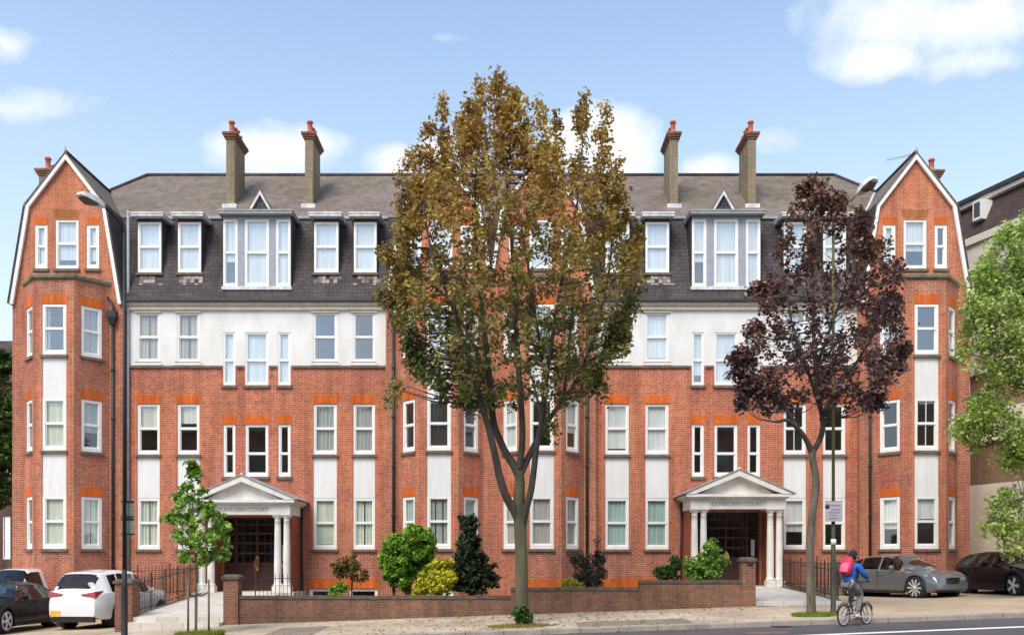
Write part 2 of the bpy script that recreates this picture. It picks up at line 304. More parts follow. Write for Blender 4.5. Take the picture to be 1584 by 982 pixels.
def thing(name, label, cat, loc=(0,0,0), rz=0, group=None):
    o = bpy.data.objects.new(name, None); COL.objects.link(o); o.location = loc; o.rotation_euler = (0,0,rz)
    o.empty_display_size = .3; ORG[o.name] = Vector(loc); return tag(o, label, cat, group)
def np_mesh(name, V, Fq, m, parent=None, kind=None, local=False):
    me = bpy.data.meshes.new(name); o = np.zeros(3)
    if parent is not None and not local: o = np.array(ORG.get(parent.name, Vector((0,0,0))))
    V = np.asarray(V, dtype=np.float32)-o.astype(np.float32); Fq = np.asarray(Fq, dtype=np.int32); nf, k = Fq.shape
    me.vertices.add(len(V)); me.vertices.foreach_set('co', V.ravel())
    me.loops.add(nf*k); me.loops.foreach_set('vertex_index', Fq.ravel())
    me.polygons.add(nf); me.polygons.foreach_set('loop_start', np.arange(nf, dtype=np.int32)*k)
    me.polygons.foreach_set('loop_total', np.full(nf, k, dtype=np.int32))
    me.update(calc_edges=True); me.validate()
    me.materials.append(M[m] if isinstance(m, str) else m)
    ob = bpy.data.objects.new(name, me); COL.objects.link(ob)
    if parent is not None: ob.parent = parent
    if kind: ob['kind'] = kind
    return ob
class Frame:
    def __init__(s, a, b):
        s.o = Vector((a[0], a[1], 0)); t = Vector((b[0]-a[0], b[1]-a[1], 0)); s.len = t.length; s.t = t.normalized(); s.n = Vector((s.t.y, -s.t.x, 0))
    def P(s, u, d, z): return s.o+s.t*u+s.n*d+Vector((0,0,z))
    def u(s, x): return (x-s.o.x)/s.t.x
def wall(mb, fr, zs, ops, reveal=.14, L=None, Rr=None, u0=0, u1=None):
    """a wall face in frame fr between heights zs (z breakpoints), with openings (u0,u1,z0,z1) and their reveals"""
    L = L or (lambda z: u0); e = fr.len if u1 is None else u1; Rr = Rr or (lambda z: e)
    z0, z1 = zs[0], zs[-1]
    cuts = sorted(set([round(z, 5) for z in zs]+[round(z, 5) for o in ops for z in o[2:] if z0 < z < z1]))
    for a, b in zip(cuts[:-1], cuts[1:]):
        mid = (a+b)/2
        xs = sorted([(o[0], o[1]) for o in ops if o[2] < mid < o[3]])
        la, lb = L(a), L(b); 
        for (w0, w1) in xs:
            mb.quad(fr.P(la,0,a), fr.P(w0,0,a), fr.P(w0,0,b), fr.P(lb,0,b)); la = lb = w1
        ra, rb = Rr(a), Rr(b)
        if rb-lb < 1e-4: mb.quad(fr.P(la,0,a), fr.P(ra,0,a), fr.P(rb,0,b))
        else: mb.quad(fr.P(la,0,a), fr.P(ra,0,a), fr.P(rb,0,b), fr.P(lb,0,b))
    for (w0, w1, a, b) in ops:
        a2, b2 = max(a, z0), min(b, z1)
        if a2 >= b2: continue
        mb.quad(fr.P(w0,0,a2), fr.P(w0,-reveal,a2), fr.P(w0,-reveal,b2), fr.P(w0,0,b2))
        mb.quad(fr.P(w1,-reveal,a2), fr.P(w1,0,a2), fr.P(w1,0,b2), fr.P(w1,-reveal,b2))
        if b <= z1: mb.quad(fr.P(w0,0,b), fr.P(w0,-reveal,b), fr.P(w1,-reveal,b), fr.P(w1,0,b))
        if a >= z0: mb.quad(fr.P(w0,0,a), fr.P(w1,0,a), fr.P(w1,-reveal,a), fr.P(w0,-reveal,a))
# ------------------------------------------------------------------ leaves and trees
def leaves(name, centers, spread, per, size, m, parent, seed, droop=0., flat=.35, aspect=1.35):
    rg = np.random.default_rng(seed); C = np.repeat(np.asarray(centers), per, axis=0); n = len(C)
    sp = np.asarray(spread)
    d = rg.normal(size=(n,3)); d /= np.maximum(1e-6, np.linalg.norm(d, axis=1, keepdims=True)); d *= (rg.random((n,1))**.6)
    P = C+d*sp
    P[:,2] -= droop*np.abs(rg.normal(size=n))*.3
    nrm = rg.normal(size=(n,3))*np.array([1,1,1]); nrm[:,2] = np.abs(nrm[:,2])+flat; nrm += d*.6
    nrm /= np.linalg.norm(nrm, axis=1, keepdims=True)
    a = np.cross(nrm, rg.normal(size=(n,3))); a /= np.linalg.norm(a, axis=1, keepdims=True); b = np.cross(nrm, a)
    s = size*(.6+.8*rg.random((n,1)))
    a = a*s*aspect*.5; b = b*s*.5
    V = np.stack([P-a, P+b*.9-a*.1, P+a, P-b*.9-a*.1+nrm*s*.12], axis=1).reshape(-1,3)
    return np_mesh(name, V, np.arange(n*4).reshape(n,4), m, parent)
def outline_points(outline, n, Y, depth, seed, rough=.0, thin=None):
    rg = np.random.default_rng(seed); ys = np.array([o[0] for o in outline], float); xl = np.array([o[1] for o in outline], float); xr = np.array([o[2] for o in outline], float)
    out = []
    while len(out) < n:
        y = rg.uniform(ys[0], ys[-1]); l = np.interp(y, ys, xl); r = np.interp(y, ys, xr); w = r-l
        if rg.random()*np.max(xr-xl) > w: continue
        u = rg.uniform(-1, 1); x = (l+r)/2+u*w/2
        if thin is not None and rg.random() < thin(x, y): continue
        hw = w/2*Y/F; dy = math.sqrt(max(0, 1-u*u))*min(hw, depth)*rg.uniform(-1, 1)
        p = at(x, y, Y); out.append((p.x, Y+dy, p.z))
    return np.array(out)
def limb_points(limbs, Y):
    pts = []
    for path in limbs:
        for (a, b) in zip(path[:-1], path[1:]):
            A = at(a[0], a[1], Y+a[2]); B = at(b[0], b[1], Y+b[2])
            for k in range(6): pts.append((A.lerp(B, k/5), a[3]+(b[3]-a[3])*k/5))
    return pts
def smooth_path(path, Y, sub=5):
    P = [at(a[0], a[1], Y+a[2]) for a in path]; rr = [a[3] for a in path]; out = []; ro = []
    n = len(P)
    for i in range(n-1):
        p0, p1, p2, p3 = P[max(i-1,0)], P[i], P[i+1], P[min(i+2,n-1)]
        for k in range(sub):
            t = k/sub
            out.append(.5*((2*p1)+(-p0+p2)*t+(2*p0-5*p1+4*p2-p3)*t*t+(-p0+3*p1-3*p2+p3)*t**3)); ro.append(rr[i]+(rr[i+1]-rr[i])*t)
    out.append(P[-1]); ro.append(rr[-1]); return out, ro
def make_tree(name, label, cat, Y, trunk, limbs, centers, spread, per, size, leafm, bark, barkl, seed, twigs=300, droop=0, group=None, flat=.35):
    base = at(trunk[0][0], trunk[0][1], Y)
    t = thing(name, label, cat, base, group=group)
    mb = MB(); p, r = smooth_path(trunk, Y); r[0] *= 1.25
    mb.tube(p, r, 12); mb.build('trunk', bark, t)
    for l in limbs:
        p, r = smooth_path(l, Y)
        b = MB().tube(p, r, 8); b.build('limb', barkl, t)
    rg = random.Random(seed); lp = limb_points([trunk[-2:]]+limbs, Y); tw = MB()
    idx = list(range(len(centers))); rg.shuffle(idx)
    LP = np.array([q[0] for q in lp])
    for i in idx[:twigs]:
        c = Vector(centers[i]); d = np.linalg.norm(LP-np.array(c), axis=1)+np.maximum(0, LP[:,2]-c.z+.3)*2
        j = int(np.argmin(d)); a, ra = lp[j]; mid = a.lerp(c, .5)+Vector((rg.uniform(-.1,.1), rg.uniform(-.1,.1), -(c-a).length*.08))
        rr = min(ra*.5, .006+.012*(c-a).length); tw.tube([a, mid, c], [rr, rr*.6, .004], 4, cap=False)
    if tw.v: tw.build('twigs', barkl, t, kind='stuff')
    leaves('crown', centers, spread, per, size, leafm, t, seed, droop, flat)
    return t
def blobs(defs, Y, seed):
    """defs: (px, py, rx, ry, n[, dY]) ellipses -> points inside ellipsoids"""
    rg = np.random.default_rng(seed); out = []
    for d in defs:
        px, py, rx, ry, n = d[:5]; dY = d[5] if len(d) > 5 else 0
        c = at(px, py, Y+dY); k = (Y+dY)/F
        q = rg.normal(size=(n,3)); q /= np.linalg.norm(q, axis=1, keepdims=True); q *= rg.random((n,1))**.45
        out.append(np.array(c)+q*np.array([rx*k, min(rx,ry)*k, ry*k]))
    return np.concatenate(out)
# ------------------------------------------------------------------ the ground
Ym, Yw = 34.39, 34.10
Yb = Yw-.95
KY = 21.7
def gz(x, y):
    xc = max(-34, min(34, x))
    c = .0245 if -9 < xc < 8 else (.0245-.0065*(xc-8)if xc >= 8 else .0245+.01*(xc+9))
    c = max(0, c) if xc > 0 else max(.004, c)
    return E-1.64+.035*xc+c*(min(max(y, KY), 36)-KY)
def rz_(x, y): return gz(x, KY)-.12+.012*min(max(0, KY-y), 5)
def sheet(name, xs, ys, zf, m, dz=0, thick=None):
    mb = MB(); V = [(x, y, zf(x, y)+dz) for y in ys for x in xs]; n = len(xs)
    Fs = [(j*n+i, j*n+i+1, (j+1)*n+i+1, (j+1)*n+i) for j in range(len(ys)-1) for i in range(n-1)]
    mb.add(V, Fs); return mb.build(name, m, None, kind='structure')
xs = [-400,-120,-60,-34]+list(range(-33, 34))+[34,60,120,400]
g = sheet('ground', xs, [-400,-120,-40,-14,-8,0,8,14,20,21.72,21.80,24,26.2,28,30,32,34,36,44,60,120,400], lambda x, y: (gz(x, y) if y > 21.75 else rz_(x, y)), 'earth', -.06)
sheet('road', xs, [4,8,12,14,16,18,20,KY], rz_, 'asphalt', 0)
def kerb_near(x): return gz(x, KY)
sheet('pavement', [-60,-34]+[-33+.5*i for i in range(0, 80)]+[7,7.5,8], [KY+.14,24,26.2,26.6], gz, 'slab', 0)
sheet('forecourt', [8]+[8.5+.5*i for i in range(0, 50)]+[34,60], [KY+.14,24,26.2,28,30,32,34,36], gz, 'forecourt', .002)
sheet('parking_court', [-60,-34]+[-33+.5*i for i in range(0, 44)], [24.4,26.2,28,30,32,34,36], gz, 'forecourt', .006)
ob = MB().box(-400,400,3.2,4,E-3,E-1.66).build('far_pavement', 'slab', kind='structure')
# centre line: a solid white line 2.8 m out, at a slight angle
mb = MB(); pts = [(1.8,18.45),(6,18.62),(9,18.8),(12,18.98),(16,19.2),(24,19.7)]
for (a, b) in zip(pts[:-1], pts[1:]):
    mb.quad((a[0],a[1]-.17,rz_(a[0],a[1]-.17)+.006),(b[0],b[1]-.17,rz_(b[0],b[1]-.17)+.006),(b[0],b[1]+.17,rz_(b[0],b[1]+.17)+.006),(a[0],a[1]+.17,rz_(a[0],a[1]+.17)+.006))
mb.build('lane_line', 'line', kind='structure')
mb = MB(); mb.quad((5.0,19.6,rz_(5,19.6)+.004),(5.9,19.3,rz_(5.9,19.3)+.004),(6.0,19.9,rz_(6,19.9)+.004),(5.3,20.2,rz_(5.3,20.2)+.004)); mb.build('red_road_marking', 'redpaint', kind='structure')
for (dx_, dy_) in ((-4.6,KY-.28),(6.4,KY-.28)):
    z = rz_(dx_, dy_)+.008; g_ = MB(); g_.box(dx_-.24,dx_+.24,dy_-.2,dy_-.16,z-.05,z+.004); g_.box(dx_-.24,dx_+.24,dy_+.16,dy_+.2,z-.05,z+.004)
    for i in range(9): g_.box(dx_-.24+.055*i,dx_-.215+.055*i,dy_-.16,dy_+.16,z-.05,z+.004)
    tag(g_.build('drain_grate', 'iron'), 'cast iron road drain grate by the kerb, '+('left of the bronze street tree' if dx_ < 0 else 'in front of the right entrance path'), 'drain grate', 'drain grates along the kerb')
for (x0_, x1_, y0_, y1_) in ((1.6,4.4,22.0,23.2),(-6.2,-4.9,22.2,24.6)):
    p_ = MB(); p_.quad((x0_,y0_,gz(x0_,y0_)+.004),(x1_,y0_,gz(x1_,y0_)+.004),(x1_,y1_,gz(x1_,y1_)+.004),(x0_,y1_,gz(x0_,y1_)+.004)); p_.build('pavement_repair', 'patch', kind='structure')
# kerb of single stones
kerb = MB().box(-34,34,KY+.02,KY+.10,E-3.4,E-3.3).build('kerb', 'kerb', kind='structure')
ks = None; x = -13.0; rr = random.Random(3)
while x < 17.5:
    l = .915; low = 0      # dropped kerb by the forecourt
    if ks is None:
        b = MB(); V0 = [(0,0,-.3),(l-.012,0,-.3),(l-.012,.15,-.3),(0,.15,-.3)]; V1 = [(0,.012,0),(l-.012,.012,0),(l-.012,.15,.004),(0,.15,.004)]
        V2 = [(0,0,-.02),(l-.012,0,-.02),(l-.012,.15,-.02),(0,.15,-.02)]
        b.hexa(V0, V2); b.hexa(V2, V1); ks = b.build('kerbstone', 'kerb', kerb, local=True); k = ks
    else: k = ks.copy(); COL.objects.link(k); k.parent = kerb
    k.location = (x, KY, gz(x, KY)+.004-low+rr.uniform(-.004,.004)); k.rotation_euler = (0, -math.atan(.035), rr.uniform(-.004,.004)); x += l
# ------------------------------------------------------------------ the apartment building
B = thing('apartment_building', 'long red brick mansion block with white bands, slate mansard roof and two white porticoes', 'building', (-.8, Ym, 0))
ZB = E-2.6
frM = Frame((-18.69, Ym), (17.12, Ym)); frW = Frame((-18.69, Yw), (17.12, Yw))
BAYS = [-16.65, -2.66, 1.08, 15.08]
zb = lambda py: Z_(py, Yb)
zm = lambda py: Z_(py, Ym)
ROW = {0: (E+.46, E+2.38), 1: (E+4.03, E+5.94), 2: (E+7.51, E+9.36)}
trans = []     # all windows go through here
def window(fr, u0, u1, z0, z1, style='D', rec=.09, sill=True, fw=.085, sky=False, bars=0, split=.5, nosill_ears=.06, frac=.5):
    f = MB(); d0, d1 = -rec-.07, -rec+.03
    bw = fw*1.35
    f.fbox(fr, u0, u0+fw, d0, d1, z0, z1); f.fbox(fr, u1-fw, u1, d0, d1, z0, z1)
    f.fbox(fr, u0+fw, u1-fw, d0, d1-.002, z1-fw, z1); f.fbox(fr, u0+fw, u1-fw, d0, d1-.002, z0, z0+bw)
    zs = z0+bw+(z1-fw-z0-bw)*split
    s = .035; a, b = u0+fw, u1-fw
    # upper sash in front, lower sash behind
    f.fbox(fr, a, b, d0+.028, d1-.022, zs-.02, zs+.035)
    for (p, q, e0, e1) in ((zs+.035, z1-fw, d0+.028, d1-.024), (z0+bw, zs-.02, d0+.004, d1-.05)):
        f.fbox(fr, a, a+s, e0, e1, p, q); f.fbox(fr, b-s, b, e0, e1, p, q); f.fbox(fr, a+s, b-s, e0, e1-.001, q-s*.7 if q > zs else q-.02, q); f.fbox(fr, a+s, b-s, e0, e1-.001, p, p+(s if p > zs else s*1.6))
        if bars: f.fbox(fr, (a+b)/2-.011, (a+b)/2+.011, e0+.01, e1-.004, p+.02, q-.02)
    w = f.build('window', 'white', B)
    g = 'glass_sky' if sky else 'glass'
    for (p, q, dd) in ((zs+.01, z1-fw+.01, d0+.04), (z0+bw-.01, zs, d0+.015)):
        MB().quad(fr.P(a+.01,dd,p), fr.P(b-.01,dd,p), fr.P(b-.01,dd,q), fr.P(a+.01,dd,q)).build('pane', g, w)
    dd = d0-.02
    def cloth(p0, p1, q0, q1, m, waves=7, amp=.02, nm='curtain'):
        n = 22; vs = []
        for i in range(n+1):
            t = i/n; o = amp*math.sin(t*waves*math.pi*2+p0*9)
            vs += [fr.P(p0+(p1-p0)*t, dd+o, q0), fr.P(p0+(p1-p0)*t, dd+o, q1)]
        MB().add(vs, [(2*i, 2*i+2, 2*i+3, 2*i+1) for i in range(n)], True).build(nm, m, w)
    k, col = style[0], 'c_'+style[1:] if len(style) > 1 else 'c_blind'
    wr_ = random.Random(int(u0*991+z0*77)); frac = min(.95, max(.2, frac+wr_.uniform(-.13,.13)))
    if k == 'B' and wr_.random() < .3: k, frac = 'H', wr_.choice((.62,.8,.9))
    W = u1-u0; H = z1-z0
    if k == 'B': cloth(u0, u1, z0, z1, col, 0, 0, 'roller_blind')
    elif k == 'H': cloth(u0, u1, z0+H*(1-frac), z1, col, 0, 0, 'roller_blind')
    elif k == 'C': cloth(u0, u1, z0, z1, col, 6, .025)
    elif k == 'V': cloth(u0, u0+W*.48, z0, z1, col, 3, .025); cloth(u0+W*.53, u1, z0, z1, col, 3, .025)
    elif k == 'E': cloth(u0, u0+W*.26, z0, z1, col, 2, .025); cloth(u0+W*.86, u1, z0, z1, col, 1, .025)
    elif k == 'T':
        for i in range(3): cloth(u0+W*(.08+.3*i), u0+W*(.08+.3*i)+W*.25, z0, z1, col, 0, 0, 'shutter_leaf')
    if sill: MB().fbox(fr, u0-nosill_ears, u1+nosill_ears, -.1, .075, z0-.10, z0-.002).build('sill', 'sill', w)
    return w
def lintel(fr, u0, u1, z0, z1, m='rubbed', e=.09, d=.006):
    MB().prism([fr.P(u0,d,z0), fr.P(u1,d,z0), fr.P(u1+e,d,z1), fr.P(u0-e,d,z1)], -fr.n*.02).build('window_lintel', m, B)
def dress(fr, u0, u1, z0, z1, w=.2):
    for (a, b) in ((u0-w, u0), (u1, u1+w)):
        mb = MB(); k = 0; z = z0
        while z < z1-.01:       # toothed quoins, four courses at a time
            h = min(.3, z1-z); ww = w if k % 2 else w*.62
            if a < u0: mb.quad(fr.P(u0-ww,.004,z), fr.P(u0,.004,z), fr.P(u0,.004,z+h), fr.P(u0-ww,.004,z+h))
            else: mb.quad(fr.P(u1,.004,z), fr.P(u1+ww,.004,z), fr.P(u1+ww,.004,z+h), fr.P(u1,.004,z+h))
            z += h; k += 1
        mb.build('brick_quoin', 'brick_orange', B)
# --- main walls between the bays
um = lambda px: X_(px, Ym)+18.69
uw = lambda px: X_(px, Yw)+18.69
def mirror(p): return 1519-p
pairL = [(212,247),(274,308.5),(484.5,521),(546,580)]
tripL = [(345,364),(379,415),(430,449.5)]
sections = [(-14.52, -4.72, pairL, tripL), (3.15, 13.02, [(936,973),(998,1034.5),(1212,1247),(1273,1308)], [(1070,1089),(1105,1141),(1156,1176)])]
st0 = {0: ['Vblind','Vblind','Bblind','Vblind'], 1: ['Cteal','Cteal','Hpale','Hpale']}
st1 = {0: ['Hblind','Hblind','Cgrey','Cgrey'], 1: ['Hblindw','Bblindw','D','D']}
st2 = {0: ['Vbeige','Vbeige','Edark','Edark'], 1: ['Bblindw','Bblindw','Bblindw','Bblindw']}
zstr = zm(565.5)
for si, (xa, xb, pairs, trip) in enumerate(sections):
    ops = []; wins = []
    for i, (a, b) in enumerate(pairs):
        a, b = um(a), um(b)
        ops += [(a, b, ROW[0][0], ROW[1][1]), (a, b, ROW[2][0], ROW[2][1])]
        if i in ((2,3) if si == 0 else (0,1)): ops += [(a-.15, b+.1, E-1.9, E-1.02)]
        wins += [(a, b, *ROW[0], st0[si][i], 0, i), (a, b, *ROW[1], st1[si][i], 1, i), (a, b, *ROW[2], st2[si][i], 2, i)]
    for i, (a, b) in enumerate(trip):
        a, b = um(a), um(b)
        for (p, q, s, sky) in ((737,656,'Dgrey',False),(596,514,'D',True)):
            ops.append((a, b, zm(p), zm(q))); wins.append((a, b, zm(p), zm(q), ('Bpale' if sky else 'D'), 5 if sky else 4, i))  # pale blind colour stands in for sky reflected in the upper panes
    # door opening
    cx = -9.63 if si == 0 else 8.09; dz = -.2 if si == 0 else 0
    do = (cx-1.25+18.69, cx+1.25+18.69, E-.9+dz-.1, E+1.86+dz)
    ops.append(do)
    mb = MB(); wall(mb, frM, [ZB, zstr], ops, u0=xa+18.69, u1=xb+18.69); mb.build('wall', 'brick', B)
    mb = MB(); wall(mb, frM, [zstr, E+9.5], ops, u0=xa+18.69, u1=xb+18.69, reveal=.13)
    mb.build('rendered_wall', 'render', B)
    # string course, broken at the tall stair windows
    segs = [xa+18.69]+[v for (a, b) in trip for v in (um(a)-.06, um(b)+.06)]+[xb+18.69]
    mb = MB(); 
    for a, b in zip(segs[::2], segs[1::2]): mb.fbox(frM, a, b, 0, .07, zstr-.09, zstr-.01)
    mb.build('string_course', 'sill', B)
    mb = MB(); mb.fbox(frM, xa+18.69, xb+18.69, -.1, .10, E+9.46, E+9.62); mb.fbox(frM, xa+18.69, xb+18.69, -.1, .17, E+9.62, E+9.735); mb.build('cornice', 'cornice', B)
    mb = MB(); mb.fbox(frM, xa+18.72, xb+18.66, -.05, .29, E+9.74, E+9.84); mb.build('gutter', 'gutter', B)
    for (a, b, z0, z1, s, row, i) in wins:
        fr = {('Hblindw',0): .82, ('Hpale',2): .72, ('Hpale',3): .55}.get((s, i), .5)
        window(frM, a, b, z0, z1, s, rec=(.05 if row in (2,5) else .07), sky=row in (2,5) and s[0] != 'V', fw=(.06 if row in (2,5) else .085), bars=(row == 1 and si == 1 and i > 1), frac=fr, split=.5 if row not in (4,5) else (.46 if row==5 else .42))
        if row == 1: lintel(frM, a, b, z1+.012, z1+.35); dress(frM, a, b, z0-1.5, z1)
        if row == 4: lintel(frM, a, b, z1+.012, z1+.36); 
        if row == 0:
            dress(frM, a, b, z0, z1)
            MB().fbox(frM, a+.002, b-.002, -.14, -.03, z1+.005, ROW[1][0]-.103).build('white_panel', 'panel', B)
        if row == 2:
            MB().fbox(frM, a-.08, b+.08, -.03, .06, z1+.01, z1+.07).build('hood_mould', 'cornice', B)
            MB().fbox(frM, a-.1, b+.1, .0, .085, z0-.13, z0-.04).build('white_sill', 'render', B)
    # basement: long lintels over light-well windows
    for (i, j) in (((2,3),) if si == 0 else ((0,1),)):
        a, b = um(pairs[i][0])-.2, um(pairs[j][1])+.15
        MB().fbox(frM, a, b, -.01, .006, E-1.0, E-.64).build('basement_lintel', 'rubbed', B)
    for i in ((2,3) if si == 0 else (0,1)):
        a, b = um(pairs[i][0]), um(pairs[i][1]); window(frM, a-.15, b+.1, E-1.9, E-1.02, 'D', sill=False)
    # door
    dfr = Frame((cx-1.25, Ym+.15), (cx+1.25, Ym+.15)); z0 = E-.9+dz; H = 2.76
    d = MB()
    W = 2.5
    for (p, q) in ((0,.08),(.42,.5),(1.21,1.29),(2.0,2.08),(2.42,2.5)): d.fbox(dfr, p, q, -.04, .05, z0, z0+H)
    for (p, q) in ((.08,.42),(.5,1.21),(1.29,2.0),(2.08,2.42)):
        for k, (c, e) in enumerate(((0,.28),(.95,1.07),(1.38,1.45),(1.76,1.83),(2.12,2.2),(2.46,2.53),(2.7,2.76))): d.fbox(dfr, p, q, -.03, .035, z0+c, z0+e)
        d.fbox(dfr, p, q, -.02, .0, z0+.28, z0+.95)
        if q-p > .5: d.fbox(dfr, p+.13, q-.13, 0, .02, z0+.4, z0+.84)
    for c in (.855, 1.645):
        for dx_ in (-.12, .12): d.fbox(dfr, c+dx_-.012, c+dx_+.012, -.02, .03, z0+1.07, z0+2.7)
    door = d.build('entrance_door', 'darkred', B)
    MB().quad(dfr.P(0,-.01,z0+.9), dfr.P(W,-.01,z0+.9), dfr.P(W,-.01,z0+H), dfr.P(0,-.01,z0+H)).build('door_glass', 'darkglass', door)
    MB().quad(dfr.P(-.1,-.9,z0-.1), dfr.P(W+.1,-.9,z0-.1), dfr.P(W+.1,-.9,z0+H+.1), dfr.P(-.1,-.9,z0+H+.1)).build('hall_wall', 'room', door)
    # dried flower wreath / brass ornament hanging on the meeting stile
    wr = MB(); rg = random.Random(7+si); c0 = dfr.P(1.25, .12, z0+1.02)
    for k in range(26):
        a = rg.uniform(0, 6.28); r1 = rg.uniform(.05, .2); v = Vector((math.cos(a)*r1*.8, 0, math.sin(a)*r1*1.25))
        c = c0+v*.7; wr.add([c+Vector((-.035,0,-.05)), c+Vector((.035,-.02,-.04)), c+Vector((.03,-.05,.05)), c+Vector((-.03,-.03,.06))], [(0,1,2,3)])
    wr.fbox(dfr, 1.19, 1.31, .05, .09, z0+.75, z0+1.3)
    wr.build('door_ornament', 'brass', door)
    MB().fbox(dfr, 2.2, 2.33, .05, .08, z0+1.12, z0+1.72).build('entry_panel', 'stonewhite', door)
    MB().fbox(dfr, 2.12, 2.33, .05, .085, z0+.86, z0+1.02).build('letter_plate', 'brass', door)
    # portico
    PY = 32.8; P_ = lambda x0, x1, y0, y1, a, b, mb: mb.box(cx+x0, cx+x1, y0, y1, z0+a, z0+b)
    po = MB()
    P_(-1.67, 1.67, PY-.15, PY+.23, 2.78, 3.14, po)
    P_(-1.67, -1.29, PY+.23, Ym-.002, 2.78, 3.14, po); P_(1.29, 1.67, PY+.23, Ym-.002, 2.78, 3.14, po)
    P_(-1.70, -1.02, PY-.2, PY-.149, 2.76, 3.13, po); P_(1.02, 1.70, PY-.2, PY-.149, 2.76, 3.13, po)
    P_(-1.29, 1.29, PY+.23, Ym-.002, 3.0, 3.13, po)
    pt = po.build('portico', 'stonewhite', B)
    c = MB(); P_(-1.78,1.78,PY-.28,Ym-.003,3.142,3.2,c); P_(-1.88,1.88,PY-.38,Ym-.003,3.202,3.3,c); c.build('portico_cornice', 'stonewhite', pt)
    zc = z0+3.302
    # pediment: tympanum and raking cornices
    MB().prism([(cx-1.4,PY-.12,zc),(cx+1.4,PY-.12,zc),(cx,PY-.12,zc+.70)], (0,.1,0)).build('tympanum', 'stonewhite', pt)
    for s in (-1, 1):
        r = MB(); a = (cx+s*1.90, PY-.4, zc); 
        poly = [(cx+s*1.93,PY-.40,zc+.002),(cx+s*1.55,PY-.40,zc+.002),(cx,PY-.40,zc+.64),(cx,PY-.40,zc+.85)]
        poly = poly if s < 0 else poly[::-1]
        r.prism(poly, (0,.27,0)); r.build('raking_cornice', 'stonewhite', pt)
        q = MB(); q.prism([(cx+s*2.0,PY-.43,zc-.01),(cx,PY-.43,zc+.855),(cx,PY-.43,zc+.90),(cx+s*2.0,PY-.43,zc+.04)][::s], (0,Ym-PY+.427,0)); q.build('portico_roof', 'lead' , pt)
    MB().lathe((cx,PY-.35,zc+.86), [(.05,0),(.06,.05),(.02,.09)], 8).build('finial', 'stonewhite', pt)
    for x in (-1.526, -1.2, 1.2, 1.526):
        cl = MB(); o = (cx+x, PY, z0)
        prof = [(.125,.34)]+[(.128-.022*max(0,(t-.3))/.7, .34+t*2.2) for t in (.1,.3,.5,.7,.9,1.0)]
        cl.lathe(o, [(.15,.22),(.165,.25),(.15,.29),(.13,.32)]+prof+[(.12,2.55),(.105,2.57),(.105,2.62),(.14,2.67),(.155,2.70)], 20)
        cl.box(cx+x-.155, cx+x+.155, PY-.155, PY+.155, z0+2.70, z0+2.775)
        cl.box(cx+x-.17, cx+x+.17, PY-.17, PY+.17, z0, z0+.22)
        cl.build('column', 'stonewhite', pt)
    for s in (-1, 1):
        MB().box(*sorted((cx+s*1.33, cx+s*1.63)), PY+.35, Ym-.001, z0-.6, z0+2.775).build('porch_wall', 'porchbrick', pt)
        MB().tube([(cx+s*1.72, Ym-.07, z0-.6), (cx+s*1.72, Ym-.07, z0+3.1)], .04, 8).build('rainwater_pipe', 'iron', pt)
    fl = MB(); fl.box(cx-1.85, cx+1.85, PY-.35, Ym+.1, z0-.5, z0-.002); fl.build('portico_step', 'path', pt)
    tc = bpy.data.curves.new('lettering', 'FONT'); tc.body = 'DUNROBIN COURT'; tc.size = .195; tc.align_x = 'CENTER'; tc.extrude = .006; tc.space_character = 1.06
    to = bpy.data.objects.new('tmp_text', tc); COL.objects.link(to); bpy.context.view_layer.update()
    me = bpy.data.meshes.new_from_object(to.evaluated_get(bpy.context.evaluated_depsgraph_get())); bpy.data.objects.remove(to)
    lo = bpy.data.objects.new('lettering', me); COL.objects.link(lo); me.materials.clear(); me.materials.append(M['letter']); lo['kind'] = 'stuff'
    lo.parent = pt; lo.location = Vector((cx-.02, PY-.158, z0+2.89))-ORG[B.name]; lo.rotation_euler = (R(90),0,0)
# --- wing and bay walls
def gable_half(z, cx_side=None):
    z -= E
    if z <= 9.72: return 2.04
    if z <= 13.25: return 2.04-(2.04-1.49)*(z-9.72)/3.53
    return max(0, 1.49*(15.2-z)/1.95)
for (a, b) in ((-18.69,-18.25),(-15.05,-14.52),(-4.72,-4.26),(-1.06,-.52),(2.68,3.15),(13.02,13.48),(16.68,17.12)):
    mb = MB(); wall(mb, frW, [ZB, E+9.72], [], u0=a+18.69, u1=b+18.69); mb.build('wall', 'brick', B)
for x in (-14.52, 3.15): MB().quad((x,Yw,ZB),(x,Ym,ZB),(x,Ym,E+9.8),(x,Yw,E+9.8)).build('wall_return', 'brick', B)
for x in (-4.72, 13.02): MB().quad((x,Ym,ZB),(x,Yw,ZB),(x,Yw,E+9.8),(x,Ym,E+9.8)).build('wall_return', 'brick', B)
MB().quad((-18.69,46,ZB),(-18.69,Yw,ZB),(-18.69,Yw,E+9.8),(-18.69,46,E+9.8)).build('side_wall', 'brick', B)
MB().quad((17.12,Yw,ZB),(17.12,46,ZB),(17.12,46,E+9.8),(17.12,Yw,E+9.8)).build('side_wall', 'brick', B)
MB().quad((17.12,46,ZB),(-18.69,46,ZB),(-18.69,46,E+9.8),(17.12,46,E+9.8)).build('rear_wall', 'brick', B)
MB().quad((-18.6,Ym+1.6,ZB),(17.0,Ym+1.6,ZB),(17.0,Ym+1.6,E+9.6),(-18.6,Ym+1.6,E+9.6)).build('interior_wall', 'room', B)
